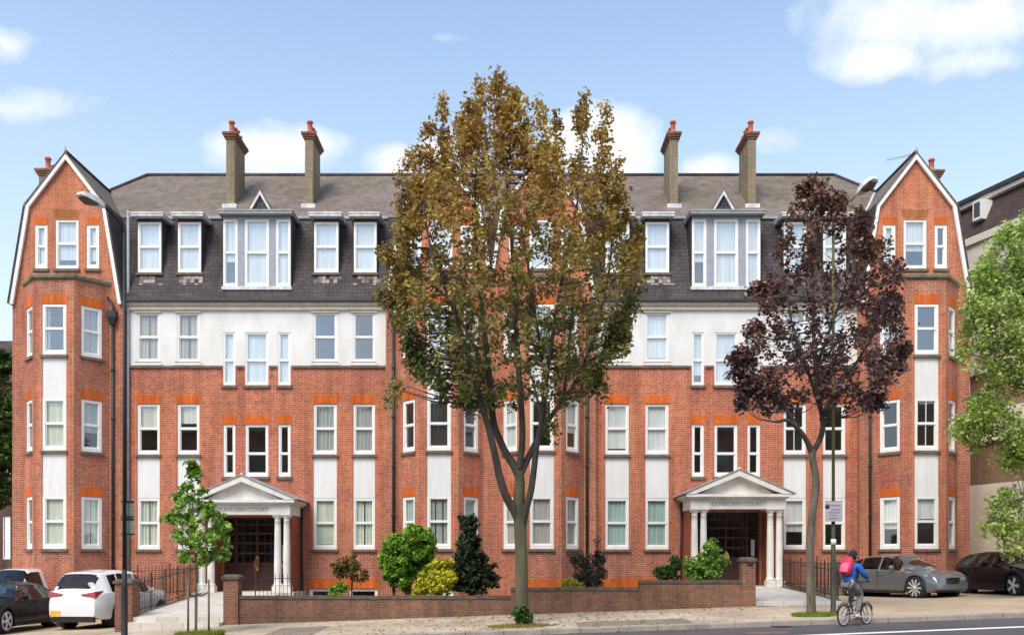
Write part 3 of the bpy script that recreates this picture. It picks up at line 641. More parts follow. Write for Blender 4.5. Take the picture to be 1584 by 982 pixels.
bay_st = {(0,0):['D','Bblind','Vblind'], (0,1):['D','Bblind','Hgrey'], (0,2):['D','Egrey','Vnet'],
          (1,0):['Bteal','Tgrey','Bteal'], (1,1):['D','Cdark','D'], (1,2):['Bpale','Bpale','D'],
          (2,0):['Cnet','Cnet','Cnet'], (2,1):['Bpale','D','Hpale'], (2,2):['D','Bpale','D'],
          (3,0):['Hblindw','Hblindw','D'], (3,1):['D','D','D'], (3,2):['Bpale','D','D']}
for bi, c in enumerate(BAYS):
    pw = 1.6; pf = .72
    A, Bq, Cq, D = (c-pw, Yw), (c-pf, Yb), (c+pf, Yb), (c+pw, Yw)
    faces = [Frame(A, Bq), Frame(Bq, Cq), Frame(Cq, D)]
    fw_ = .44
    for fi, fr in enumerate(faces):
        if fi == 1: a, b = pf-fw_, pf+fw_
        elif fi == 0: a, b = fr.len*.22, fr.len*.80
        else: a, b = fr.len*.20, fr.len*.78
        ops = []
        if fi == 1: ops = [(a, b, ROW[0][0], ROW[2][1])]
        else: ops = [(a, b, ROW[r][0], ROW[r][1]) for r in range(3)]
        mb = MB(); wall(mb, fr, [ZB, E+10.3], ops); mb.build('bay_wall', 'brick', B)
        for r in range(3):
            window(fr, a, b, *ROW[r], bay_st[(bi,r)][fi], sky=(r == 2), fw=.10, bars=(bi == 3 and r == 1 and fi == 1), frac=.55, rec=.05)
            if fi != 1 or r == 2: lintel(fr, a, b, ROW[r][1]+.012, ROW[r][1]+.33, e=.07)
            if fi == 1 and r < 2: MB().fbox(fr, a+.002, b-.002, -.14, -.03, ROW[r][1]+.005, ROW[r+1][0]-.103).build('white_panel', 'panel', B)
        if fi == 1 and bi in (1,2): MB().fbox(fr, .02, fr.len-.02, -.01, .006, E-1.0, E-.66).build('basement_lintel', 'rubbed', B); MB().fbox(fr, .2, fr.len-.2, -.01, .02, E-1.9, E-1.02).build('basement_window_frame', 'white', B)
        if fi == 1: dress(fr, a, b, ROW[0][0]-.1, ROW[2][1], w=.2)
    # stone coping and lead flat on the bay
    def ring(off, z): 
        k = off; return [(c-pw-k*.9, Yw+.02, z), (c-pf-k*.45, Yb-k, z), (c+pf+k*.45, Yb-k, z), (c+pw+k*.9, Yw+.02, z)]
    mb = MB()
    r0, r1, r2, r3 = ring(.0, E+10.22), ring(.10, E+10.30), ring(.10, E+10.40), ring(.02, E+10.46)
    for q0, q1 in ((r0,r1),(r1,r2),(r2,r3)):
        for i in range(3): mb.quad(q0[i], q0[i+1], q1[i+1], q1[i])
    mb.quad(*r3); mb.build('bay_coping', 'coping', B)
    # gable
    def Lf(z): 
        v = c-gable_half(z)
        if bi == 2: v = max(v, -.79)
        return v+18.69
    def Rf(z):
        v = c+gable_half(z)
        if bi == 1: v = min(v, -.79)
        return v+18.69
    ops = [(c-.43+18.69, c+.43+18.69, E+10.93, E+12.77), (c-1.2+18.69, c-.73+18.69, E+10.93, E+12.57), (c+.73+18.69, c+1.2+18.69, E+10.93, E+12.57)]
    mb = MB(); wall(mb, frW, [E+9.72, E+10.82, E+13.25, E+15.2], ops, L=Lf, Rr=Rf); mb.build('gable_wall', 'brick_orange', B)
    for (a, b, z0, z1) in ops:
        window(frW, a, b, z0, z1, 'Bpale' if not (bi == 3 and a > c+18.69+.5) else 'Egrey', sky=True, fw=.075 if b-a > .6 else .1, rec=.05)
    a, b, z0, z1 = ops[0]; lintel(frW, a, b, z1+.06, z1+.36, 'yellow_lintel', e=.1)
    for a, b, z0, z1 in ops[1:]: lintel(frW, a, b, z1+.04, z1+.30, 'rubbed', e=.06)
    # barge boards and gable roofs
    for s in (-1, 1):
        zlow = 9.60
        if (bi == 1 and s == 1) or (bi == 2 and s == -1): zlow = 10.86
        hl = gable_half(E+max(zlow, 9.72))+(.05 if zlow < 10 else 0)
        pts = [(c+s*hl, E+zlow), (c+s*1.49, E+13.25), (c, E+15.2)]
        def off(p, q, t):   # perpendicular outwards
            dx_, dz_ = q[0]-p[0], q[1]-p[1]; l = math.hypot(dx_, dz_); return (s*abs(dz_)/l*t, abs(dx_)/l*t)
        for k, (p, q) in enumerate(zip(pts[:-1], pts[1:])):
            o1 = off(p, q, -.13); yb = Yw-.14
            if k == 0: e = [(p[0], p[1]), (q[0], q[1]), (q[0]+s*-.13, q[1]-.04), (p[0]+o1[0], p[1]+o1[1])]
            else: e = [(p[0], p[1]), (q[0], q[1]+.0), (q[0], q[1]-.22), (p[0]+s*-.13, p[1]-.04)]
            poly = [(x, yb, z) for x, z in e]
            if s > 0: poly = poly[::-1]
            MB().prism(poly, (0,.10,0)).build('barge_board', 'white', B)
            o2 = off(p, q, .07); o3 = off(p, q, .005)
            yback = 35.75 if k == 0 else 37.9
            poly = [(p[0]+o3[0], yb-.03, p[1]+o3[1]), (q[0]+(o3[0] if k == 0 else 0), yb-.03, q[1]+o3[1]), (q[0]+(o2[0] if k == 0 else 0), yb-.03, q[1]+o2[1]*(1 if k == 0 else 1.1)+.0), (p[0]+o2[0], yb-.03, p[1]+o2[1])]
            if s < 0: poly = poly[::-1]
            MB().prism(poly, (0, yback-yb, 0)).build('gable_roof', 'rooftile' if k else 'slate', B)
    MB().lathe((c, Yw-.12, E+15.2), [(.05,0),(.06,.1),(.02,.14),(.03,.2),(.004,.26)], 8).build('gable_finial', 'lead', B)
    MB().tube([(c, Yw-.1, E+15.29), (c, 37.9, E+15.29)], .06, 8).build('ridge_tiles', 'darktile', B)
# --- mansard and upper roof
zt, yt = E+13.33, 35.40
def mans_y(z): return Ym-.15+(yt-Ym+.15)*(z-E-9.8)/3.53
for (xa, xb) in ((-18.2,-14.3), (-14.52,-4.72), (-4.9,3.3), (3.15,13.02), (12.8,16.7)):
    yo = .35 if (xa in (-18.2,-4.9,12.8)) else 0
    mb = MB(); zs = [9.82, 10.1, 10.6, 13.33]
    pr = [(Ym-.27+yo, E+9.82), (Ym-.14+yo, E+10.05), (mans_y(E+10.6)+yo*.5, E+10.6), (yt, zt)]
    for (p, q) in zip(pr[:-1], pr[1:]): mb.quad((xa,p[0],p[1]),(xb,p[0],p[1]),(xb,q[0],q[1]),(xa,q[0],q[1]))
    mb.build('mansard_roof', 'slate', B)
RL, RR_, RY, RZ = -15.8, 13.95, 39.5, E+16.7
cl, cr, yk = -18.15, 16.55, 43.6
r = MB(); r.quad((cl,yt-.03,zt),(cr,yt-.03,zt),(RR_,RY,RZ),(RL,RY,RZ)); r.quad((cr,yt,zt),(cr,yk,zt),(RR_,RY,RZ)); r.quad((cl,yk,zt),(cl,yt,zt),(RL,RY,RZ)); r.quad((cr,yk,zt),(cl,yk,zt),(RL,RY,RZ),(RR_,RY,RZ))
r.quad((cl,yk,zt),(cl,yt,zt),(cl-.4,yt,E+9.8),(cl-.4,yk,E+9.8)); r.quad((cr,yt,zt),(cr,yk,zt),(cr+.4,yk,E+9.8),(cr+.4,yt,E+9.8)); r.quad((cr,yk,zt),(cl,yk,zt),(cl-.4,yk+1,E+9.8),(cr+.4,yk+1,E+9.8))
r.build('main_roof', 'rooftile', B)
r = MB(); r.tube([(RL,RY,RZ+.02),(RR_,RY,RZ+.02)], .09, 8); r.tube([(cl,yt,zt),(RL,RY,RZ+.02)], .08, 8); r.tube([(cr,yt,zt),(RR_,RY,RZ+.02)], .08, 8); r.build('ridge_tiles', 'darktile', B)
for (xa, xb) in ((-14.5,-4.8),(3.2,13.0)):
    MB().box(xa, xb, yt-.10, yt+.06, zt-.06, zt+.035).build('roof_break_flashing', 'lead', B)
# valley flashing beside the wings
for (p, q) in (((167,303,37.2),(186,342,35.45)), ((1351,303,37.2),(1333,342,35.45))):
    a = at(p[0],p[1],p[2]); b = at(q[0],q[1],q[2]); MB().tube([a+Vector((0,-.1,.05)), b+Vector((0,-.1,.05))], .055, 6).build('valley_flashing', 'leadpale', B)
# dormers
def dormer(xa, xb, yd, z0, z1, wins, roofz, over, mull):
    fr = Frame((xa, yd), (xb, yd)); W = xb-xa
    dm = MB().fbox(fr, -.02 if not mull else 0, W+.02 if not mull else W, -.1, -.02, z1-.02 if not mull else z1-.01, roofz-.001).build('dormer', 'slate', B)
    for x in (xa, xb):   # slate cheeks
        MB().prism([(x-.03,yd+.02,z0), (x-.03,mans_y(z1)+.15,z1), (x-.03,yd+.02,z1)], (.06,0,0)).build('dormer_cheek', 'slate', dm)
    if mull:
        m = MB(); cur = 0
        for (a, b) in wins+[(W, W)]:
            if a-cur > .02: m.fbox(fr, cur, a, -.1, .0, z0, z1)
            cur = b
        m.fbox(fr, 0, W, -.1, .012, z1, roofz-.02); m.build('dormer_front', 'dormerlead', dm)
        MB().fbox(fr, -.05, W+.05, -.05, .07, z0-.12, z0).build('lead_apron', 'leadpale', dm)
    else:
        MB().fbox(fr, -.07, W+.07, -.05, .06, z0-.09, z0-.003).build('dormer_sill', 'sill', dm)
    rf = MB(); rf.box(xa-over, xb+over, yd-.28, yt+.35, roofz, roofz+.09); rf.box(xa-over-.02, xb+over+.02, yd-.30, yt+.3, roofz+.092, roofz+.15); rf.build('dormer_roof', 'leadpale' if not mull else 'lead', dm)
    for (a, b) in wins: window(fr, a, b, z0+.003, z1, 'Bpale', rec=.02, sky=True, sill=False, fw=.07)  # pale blinds imitate reflected sky and hide the slates behind
rg = random.Random(11)
def lichen(xa, xb, z0, z1, n, y_off=.012):
    mb = MB()
    for k in range(n):     # scattered pale-stained slates
        x = rg.uniform(xa, xb); z = z1-(z1-z0)*abs(rg.gauss(0, .5)); 
        if z < z0: continue
        z = round(z/.16)*.16; x = round(x/.15)*.15; w = .14; h = .14
        y0, y1 = mans_y(z)-.02, mans_y(z+h)-.02
        mb.quad((x,y0,z),(x+w,y0,z),(x+w,y1,z+h),(x,y1,z+h))
    mb.build('lichen_stained_slates', 'lichen', B, kind='stuff')
for si, (xa, xb, pairs, trip) in enumerate(sections):
    for (a, b) in pairs:
        yd = 34.55; x0, x1 = X_(a-.5, yd)+.05, X_(b+.5, yd)+.05
        if a > 900: x0, x1 = X_(a+.5, yd), X_(b+.5, yd)
        dormer(x0, x1, yd, E+10.93, E+12.84, [(0, x1-x0)], E+12.98, .16, False)
        lichen(x0, x1, E+10.25, E+10.78, 22)
    yd = 34.33; x0, x1 = X_(trip[0][0]+.5, yd), X_(trip[2][1], yd)
    w = x1-x0; wl = .54; c0 = w/2
    dormer(x0, x1, yd, E+10.33, E+12.86, [(0, wl), (c0-.45, c0+.45), (w-wl, w)], E+12.99, .12, True)
    lichen(x0, x1, E+9.95, E+10.25, 26)
    # small gablet above
    xc = (x0+x1)/2; yg = 34.75; zg = E+13.15
    gb = MB(); gb.prism([(xc-.50,yg+.05,zg),(xc+.50,yg+.05,zg),(xc,yg+.05,zg+.86)], (0,.06,0)); g_ = gb.build('gablet', 'slate', B)
    for s in (-1, 1):
        poly = [(xc+s*.56,yg-.05,zg),(xc+s*.47,yg-.05,zg),(xc,yg-.05,zg+.81),(xc,yg-.05,zg+.97)]
        MB().prism(poly if s < 0 else poly[::-1], (0,.1,0)).build('gablet_board', 'leadpale', g_)
        poly = [(xc+s*.60,yg-.06,zg-.02),(xc,yg-.06,zg+.975),(xc,yg-.06,zg+1.03),(xc+s*.64,yg-.06,zg)]
        MB().prism(poly[::s], (0,2.0,0)).build('gablet_roof', 'rooftile', g_)
# chimneys
def chimney(fx0, fx1, y0, dep, ztop, zbot, npots, nm='chimneybrick', small=False):
    c = MB(); c.box(fx0, fx1, y0, y0+dep, zbot, ztop-.25)
    ch = c.build('chimney', 'chimbrick', B)
    for k, (e, a, b) in enumerate(((.045,.25,.17),(.09,.17,.09),(.13,.09,.0))):
        MB().box(fx0-e, fx1+e, y0-e, y0+dep+e, ztop-a+.001, ztop-b).build('chimney_cap', 'pierbrick', ch)
    for i in range(npots):
        yy = y0+.2+(dep-.4)*i/max(1, npots-1); xx = (fx0+fx1)/2
        h = (.56, .45, .5, .42)[i % 4]
        MB().lathe((xx, yy, ztop), [(.12,0),(.13,.05),(.10,.1),(.095,h*.8),(.13,h*.84),(.13,h*.92),(.10,h)], 12).build('chimney_pot', 'pot', ch)
    if not small: MB().box(fx0-.12, fx1+.12, y0-.14, y0+.0, E+14.05, E+14.22).build('chimney_flashing', 'leadpale', ch)
Yc = 36.4
for (a, b) in ((349,362.8),(470.8,484),(1035.2,1048.8),(1156,1169.5)):
    chimney(X_(a, Yc)+.02, X_(b, Yc), Yc, 1.4, E+17.1, E+13.9, 4)
chimney(X_(60,36.5), X_(81,36.5), 36.5, .9, Z_(262,36.5), E+13, 2, small=True)
chimney(X_(1434,36.5), X_(1455,36.5), 36.5, .9, Z_(264,36.5), E+13, 2, small=True)
# rainwater goods
def pipe(px, Y, y0, y1, hop=True, r=.05, jog=None):
    x = X_(px, Y); p = MB(); yy = Y-.07
    p.tube([(x,yy,Z_(y0,Y)),(x,yy,Z_(y1,Y))], r, 8)
    z = Z_(y0,Y)-1.8
    while z > Z_(y1,Y): p.lathe((x,yy,z), [(r+.012,0),(r+.02,.02),(r+.02,.08),(r+.012,.1)], 8); z -= 1.83
    ob = p.build('rainwater_pipe', 'iron', B)
    if hop:
        h = MB(); h.hexa([(x-.07,yy-.08,Z_(y0,Y)-.1),(x+.07,yy-.08,Z_(y0,Y)-.1),(x+.07,yy+.06,Z_(y0,Y)-.1),(x-.07,yy+.06,Z_(y0,Y)-.1)], [(x-.16,yy-.15,Z_(y0,Y)+.18),(x+.16,yy-.15,Z_(y0,Y)+.18),(x+.16,yy+.06,Z_(y0,Y)+.18),(x-.16,yy+.06,Z_(y0,Y)+.18)])
        h.box(x-.17,x+.17,yy-.16,yy+.065,Z_(y0,Y)+.181,Z_(y0,Y)+.42); h.build('rainwater_hopper', 'iron', ob)
    return ob
pipe(175.5, Yw, 500, 915); pipe(609, Yw, 497, 915); pipe(908, Yw, 497, 915); pipe(1345, Yw, 497, 915)
MB().tube([at(175.5,486,Yw-.08), at(176,478,Yw-.12), at(172,466,Yw-.12), at(166,460,Yw-.02)], .045, 8).build('rainwater_pipe', 'iron', B)
x = -14.45; MB().tube([(x,Ym-.08,E+13.2),(x,Ym-.08,ZB)], .05, 8).build('rainwater_pipe', 'lead', B)
# aerial on the right-hand gable
a = MB(); pz = at(1407,248,36.2); a.tube([pz+Vector((0,0,-.9)), pz+Vector((0,0,.25))], .015, 5); q = pz+Vector((0,0,.2)); a.tube([q+Vector((-.9,0,-.2)), q], .01, 4)
for i in range(7): t = q+Vector((-.9+.14*i,0,-.2+.031*i)); a.tube([t+Vector((0,-.15,0)), t+Vector((0,.15,0))], .008, 4)
a.tube([q+Vector((.02,0,-.12)), q+Vector((.02,0,.12))], .01, 4)
a.build('television_aerial', 'lead', B)
# ------------------------------------------------------------------ garden wall, piers, paths, railings
WY = 26.2
t = thing('garden_wall', 'low stepped brick wall with dark coping along the pavement in front of the garden', 'wall', (X_(760,WY), WY, E-1.6))
for (a, b, top) in ((366,790,921),(790,988.5,908),(988.5,1148,897)):
    x0, x1 = X_(a,WY), X_(b,WY); zt_ = Z_(top,WY)
    m = MB(); n = 12
    m.hexa([(x0,WY,E-2.6),(x1,WY,E-2.6),(x1,WY+.23,E-2.6),(x0,WY+.23,E-2.6)], [(x0,WY,zt_-.09),(x1,WY,zt_-.09),(x1,WY+.23,zt_-.09),(x0,WY+.23,zt_-.09)])
    m.build('brick_panel', 'wallbrick', t)
    # coping laid in single lengths
    L0 = x1-x0; n = max(1, round(L0/.46)); w = L0/n; src = None
    for i in range(n):
        if src is None: src = MB().box(.003,w-.003,-.03,.26,-.09,0).build('coping_stone', 'wallcoping', t, local=True); k = src
        else: k = src.copy(); COL.objects.link(k); k.parent = t
        k.location = Vector((x0+i*w, WY, zt_+random.uniform(-.005,.005)))-Vector(t.location); k.rotation_euler = (0, random.uniform(-.006,.006), 0)
def pier(px0, px1, top, label, cap=.05):
    x0, x1 = X_(px0,WY), X_(px1,WY); z = Z_(top,WY); d = x1-x0
    t = thing('brick_pier', label, 'pier', ((x0+x1)/2, WY+.1, gz(x0,WY)))
    MB().box(x0, x1, WY-.07, WY-.07+d, E-2.6, z-.13).build('shaft', 'pierbrick', t)
    MB().box(x0-cap, x1+cap, WY-.07-cap, WY-.07+d+cap, z-.13, z-.06).build('cap', 'wallcoping', t)
    mb = MB(); mb.hexa([(x0-cap+.02,WY-.1,z-.059),(x1+cap-.02,WY-.1,z-.059),(x1+cap-.02,WY-.09+d+cap,z-.059),(x0-cap+.02,WY-.09+d+cap,z-.059)], [(x0+.05,WY-.03,z),(x1-.05,WY-.03,z),(x1-.05,WY-.1+d,z),(x0+.05,WY-.1+d,z)]); mb.build('cap_stone', 'wallcoping', t)
    return t
pier(179,206,895,'brick pier behind the left street lamp, beside the white parked car')
pier(346.5,369,888,'brick pier at the left end of the low garden wall, by the left entrance path')
p = pier(1147.5,1168,861,'tall brick pier at the right end of the garden wall, by the right entrance path')
MB().box(X_(1155,WY), X_(1164,WY), WY-.10, WY-.071, Z_(874,WY), Z_(863.5,WY)-.14).build('intercom_box', 'iron', p)
def path(name, x0, x1, zf, zb_, label):
    t = MB(); Y0, Y1 = WY-.02, 32.5
    t.hexa([(x0,Y0,E-2.7),(x1,Y0,E-2.7),(x1,Y1,E-2.7),(x0,Y1,E-2.7)], [(x0,Y0,zf),(x1,Y0,zf),(x1,Y1,zb_),(x0,Y1,zb_)])
    return t.build(name, 'path', kind='structure')
path('left_entrance_path', -11.0, X_(346,WY), E-1.60, E-1.145, '')
path('right_entrance_path', X_(1168.5,WY), 9.5, E-1.15, E-.905, '')
MB().box(-10.93, X_(346,WY)-.0, WY-.42, WY-.021, E-2.7, E-1.73).build('left_path_step', 'path', kind='structure')
MB().box(X_(1169,WY), 9.45, WY-.30, WY-.021, E-2.7, E-1.27).build('right_path_step', 'coping', kind='structure')
def railing(pts, label, hgt=1.0, sp=.13, base=True, every=9):
    """pts: path of (x,y,z) at the foot"""
    t = thing('iron_railing', label, 'railing', pts[0]); P = [Vector(p) for p in pts]
    up = Vector((0,0,1)); r = MB()
    for h in (.12, hgt-.14):
        MB().tube([p+up*h for p in P], .012, 4).build('rail', 'iron', t)
    if base: 
        for a, b in zip(P[:-1], P[1:]):
            s = (b-a).normalized().cross(up)*.09; MB().hexa([a-s-up*.5, b-s-up*.5, b+s-up*.5, a+s-up*.5][::-1] if False else [a-s-up*.5, a+s-up*.5, b+s-up*.5, b-s-up*.5], [a-s, a+s, b+s, b-s]).build('kerb_stone', 'coping', t)
    bar = None; post = None; j = 0
    for a, b in zip(P[:-1], P[1:]):
        n = max(1, int((b-a).length/sp))
        for i in range(n):
            q = a.lerp(b, i/n)
            if j % every == 0:
                if post is None: post = MB().box(-.016,.016,-.016,.016,0,hgt+.1).build('post', 'iron', t, local=True); k = post
                else: k = post.copy(); COL.objects.link(k); k.parent = t
            else:
                if bar is None: bar = MB().tube([(0,0,.0),(0,0,hgt-.03),(0,0,hgt+.04)], [.009,.009,.002], 4).build('bar', 'iron', t, local=True); k = bar
                else: k = bar.copy(); COL.objects.link(k); k.parent = t
            k.location = q-P[0]; j += 1
    return t
railing([(-11.02,WY+.5,E-1.56),(-11.12,32.6,E-1.12)], 'black iron railing down the left side of the left entrance path', 1.05)
railing([(-11.12,32.7,E-1.15),(-14.4,32.9,E-1.3)], 'black iron railing in front of the brick wall behind the white parked car', 1.05, base=False)
railing([(9.55,WY+.5,E-1.12),(9.62,32.4,E-.9)], 'black iron railing down the right side of the right entrance path', 1.0)
railing([(9.7,32.6,E-.9),(13.2,32.6,E-.95)], 'black iron railing in front of the brickwork behind the street lamp and cyclist', 1.0, base=True)
railing([(-8.95,31.8,E-1.4),(-7.0,31.8,E-1.4)], 'short black iron railing beside the left portico columns behind the garden wall', .95, base=False)
# ------------------------------------------------------------------ street lamps and signs
def lamp(px, Y, ytop, r0, r1, pts_arm, head, label, m_low, m_top, ysplit, toward):
    x = X_(px, Y); zb_ = gz(x, Y)
    t = thing('street_lamp', label, 'street lamp', (x, Y, zb_))
    zs = Z_(ysplit, Y)
    c = MB(); c.lathe((x,Y,zb_), [(r0*1.5,0),(r0*1.5,.06),(r0*1.12,.1),(r0*1.1,1.25),(r0,1.32),(r0*.8,zs-zb_)], 14); c.build('base_column', m_low, t)
    c = MB(); c.lathe((x,Y,zs), [(r1,0),(r1*.8,Z_(ytop,Y)-zs)], 12); c.build('column', m_top, t)
    P = [at(a, b, Y+d) for a, b, d in pts_arm]; MB().tube(P, [r1*.7]*(len(P)-1)+[r1*.55], 8).build('arm', m_top if m_top != 'bark_moss' else 'lead', t)
    # lantern: long shallow housing with a bowl underneath
    (x0, y0, d0), (x1, y1, d1) = head; a = at(x0, y0, Y+d0); b = at(x1, y1, Y+d1); ax = (b-a); l = ax.length; ax.normalize()
    side = ax.cross(Vector((0,0,1))).normalized(); upv = side.cross(ax)
    def loop(f, w, h0, h1): c = a+ax*(l*f); return [c-side*w-upv*h0, c+side*w-upv*h0, c+side*w*.7+upv*h1, c-side*w*.7+upv*h1]
    m = MB(); L = [loop(0,.05,.05,.04), loop(.15,.10,.06,.08), loop(.55,.15,.06,.10), loop(.9,.13,.05,.07), loop(1,.07,.03,.03)]
    for p, q in zip(L[:-1], L[1:]): m.add(p+q, [(i, (i+1)%4, 4+(i+1)%4, 4+i) for i in range(4)])
    m.add(L[0], [(3,2,1,0)]); m.add(L[-1], [(0,1,2,3)]); m.build('lantern', 'panel', t)
    m = MB(); L = [loop(.3,.09,.08,-.061), loop(.6,.12,.13,-.061), loop(.9,.09,.08,-.051)]
    for p, q in zip(L[:-1], L[1:]): m.add(p+q, [(i, (i+1)%4, 4+(i+1)%4, 4+i) for i in range(4)])
    m.add(L[0], [(3,2,1,0)]); m.add(L[-1], [(0,1,2,3)]); m.build('lamp_bowl', 'sill', t)
    return t
M['lamp_black'] = mat('black_lamp_paint', (.014,.017,.018), .6, .25, 5)
M['lamp_olive'] = mat('algae_green_lamp_paint', (.17,.16,.06), .7, .3, 4, stretch=(1,1,.3))
M['lamp_darkolive'] = mat('dark_olive_lamp_paint', (.045,.045,.032), .6, .3, 4)
lamp(192.5, 22.3, 360, .068, .048, [(191,362,0),(187,348,-.05),(176,333,-.25),(158,317,-.6)], ((160,319,-.55),(122,299,-1.3)), 'tall black street lamp at the left, in front of the drainpipe and brick pier', 'lamp_black', 'lamp_black', 880, -1)
lamp(1289, 23.0, 330, .060, .042, [(1289,333,0),(1291,327,-.02),(1303,318,-.15),(1330,298,-.5)], ((1327,300,-.45),(1354,275,-1.0)), 'tall olive green street lamp right of the purple tree, carrying a parking sign', 'lamp_darkolive', 'lamp_olive', 806, 1)
# the olive paint runs down to the parking plate: white band marker on the dark part
M['plate'] = mat('grey_sign_plate', (.42,.40,.44), .5, .1, 3); M['signdark'] = mat('sign_print_dark', (.16,.14,.17), .6); M['signblue'] = mat('sign_roundel', (.045,.02,.10), .5)
Ys = 22.9; x0, x1 = X_(1276.5,Ys), X_(1303,Ys); z0, z1 = Z_(806,Ys), Z_(775,Ys)
t = thing('parking_sign', 'grey parking restriction plate with a dark roundel, fixed to the olive lamp column', 'sign', ((x0+x1)/2, Ys, z0))
MB().box(x0,x1,Ys-.012,Ys,z0,z1).build('plate', 'plate', t)
c = at(1279.8,783,Ys-.016); mb = MB(); mb.lathe(c, [(.062,0),(.062,.003)], 16, axis='y'); mb.build('roundel', 'signblue', t)
mb = MB()
for (a, b, y) in ((1284.5,1300,781.5),(1285,1299,788),(1281,1297.5,792.5),(1283,1294.5,797),(1281,1296,801.5)):
    xx = a; rq = random.Random(int(y))
    while xx < b-.6:
        w = rq.uniform(.9, 2.2); mb.box(X_(xx,Ys), X_(min(b,xx+w),Ys), Ys-.0145, Ys-.0122, Z_(y+.9,Ys), Z_(y-.9,Ys)); xx += w+.45
mb.build('printed_text', 'signdark', t, kind='stuff')
MB().box(x0+.1,x1-.1,Ys+.001,Ys+.05,z0+.1,z0+.14).build('bracket', 'lead', t)
MB().lathe((X_(1289.3,23),23,Z_(842,23)), [(.066,0),(.066,.14)], 14).build('white_band', 'white', bpy.data.objects['street_lamp.001'])
# two plates seen edge on with green backs on the left lamp
xl = X_(192.5,22.3)
t = thing('traffic_sign', 'pair of stacked traffic plates seen from behind on the left street lamp', 'sign', (xl,22.3,Z_(828,22.3)))
M['signback'] = mat('green_grey_sign_back', (.20,.24,.19), .6, .2, 3)
for (ya, yb_) in ((800,774),(827,801)):
    p = MB(); a, b = X_(185.5,22.3), X_(204,22.3); p.box(a, b, 22.42, 22.435, Z_(ya,22.3), Z_(yb_,22.3)); p.build('plate', 'signback', t)
    for zz in (yb_+1.0, ya-1.5): MB().box(a-.02, b+.01, 22.40, 22.42, Z_(zz,22.3)-.018, Z_(zz,22.3)+.018).build('bracket', 'lamp_black', t)
# ------------------------------------------------------------------ trees
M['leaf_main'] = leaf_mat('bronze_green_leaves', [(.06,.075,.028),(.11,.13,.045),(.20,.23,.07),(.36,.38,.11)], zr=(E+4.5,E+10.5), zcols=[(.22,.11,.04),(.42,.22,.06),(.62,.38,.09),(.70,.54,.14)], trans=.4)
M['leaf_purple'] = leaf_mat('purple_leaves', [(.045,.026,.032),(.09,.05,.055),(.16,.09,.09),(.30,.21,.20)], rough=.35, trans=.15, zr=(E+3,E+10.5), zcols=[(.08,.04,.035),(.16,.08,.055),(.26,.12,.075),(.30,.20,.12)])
M['leaf_young'] = leaf_mat('fresh_green_leaves', [(.09,.19,.035),(.18,.33,.05),(.28,.46,.08),(.44,.60,.13)], rough=.4)
M['leaf_light'] = leaf_mat('light_green_leaves', [(.16,.26,.05),(.28,.40,.08),(.42,.54,.14),(.58,.66,.26)], noise_scale=.5)
M['leaf_mid'] = leaf_mat('mid_green_leaves', [(.04,.09,.02),(.07,.15,.03),(.12,.2,.045)], noise_scale=.5)
M['leaf_topiary'] = leaf_mat('bright_green_leaves', [(.07,.18,.02),(.13,.29,.03),(.24,.43,.04),(.38,.56,.07)], noise_scale=2, rough=.4)
M['leaf_yellow'] = leaf_mat('yellow_leaves', [(.18,.26,.02),(.42,.44,.03),(.66,.62,.04),(.78,.72,.08)], noise_scale=2)
M['leaf_dark'] = leaf_mat('dark_evergreen_leaves', [(.014,.03,.012),(.03,.055,.022),(.06,.09,.042),(.11,.15,.075)], noise_scale=2)
M['leaf_rust'] = leaf_mat('rusty_olive_leaves', [(.06,.07,.02),(.12,.11,.03),(.20,.13,.05),(.22,.2,.05)], noise_scale=2)
M['leaf_plum'] = leaf_mat('dark_plum_leaves', [(.03,.04,.025),(.06,.07,.045),(.11,.10,.07),(.12,.16,.08)], noise_scale=2)
YT = 23.3
o_main = [(125,764,774),(150,748,798),(175,738,808),(200,722,818),(230,712,842),(260,690,885),(300,660,930),(350,632,955),(400,618,970),(450,612,975),(500,622,965),(545,636,955),(580,655,930),(612,690,910),(625,720,880)]
C1 = outline_points(o_main, 720, YT, 2.9, 1, thin=lambda x, y: .22 if y > 480 else (.22 if y > 300 else .42))
def spike(x0, y0, x1, y1, n, w, dY=0, seed=0):
    rg = np.random.default_rng(seed+int(x0)); t = rg.random(n)**.8; out = []
    for k in t:
        px = x0+(x1-x0)*k+rg.normal()*w*(.25+k); py = y0+(y1-y0)*k; p = at(px, py, YT+dY); out.append((p.x, p.y+rg.normal()*w/60*.5, p.z))
    return np.array(out)
sp = [spike(770,110,775,260,34,9), spike(742,122,735,230,20,5,.5), spike(797,125,795,220,20,6,-.4), spike(683,150,690,300,26,5,.6), spike(645,215,655,350,24,6,-.3), spike(620,255,622,380,20,6,.4), spike(662,190,668,300,14,5,0), spike(632,235,640,330,14,5,.9), spike(726,150,728,240,12,5,-.8),
      spike(840,152,842,320,26,8,-.5), spike(860,180,862,300,16,6,.5), spike(900,152,905,320,28,8,.3), spike(936,155,930,300,26,6,-.3), spike(955,240,950,350,18,8,.2), spike(815,145,815,260,16,5,.6), spike(712,170,715,260,14,7,.7),
      spike(590,380,625,430,16,8,-.3), spike(585,455,625,475,12,7,.2), spike(990,350,960,400,14,8,.2), spike(975,545,940,500,12,7,-.3), spike(600,620,640,560,9,8,.2), spike(935,620,905,560,9,9,.1), spike(680,620,700,570,9,8,-.1), spike(750,640,765,600,6,8,-.2), spike(860,690,850,655,4,6,0), spike(722,640,735,600,7,6,.1)]
rgs = np.random.default_rng(77)
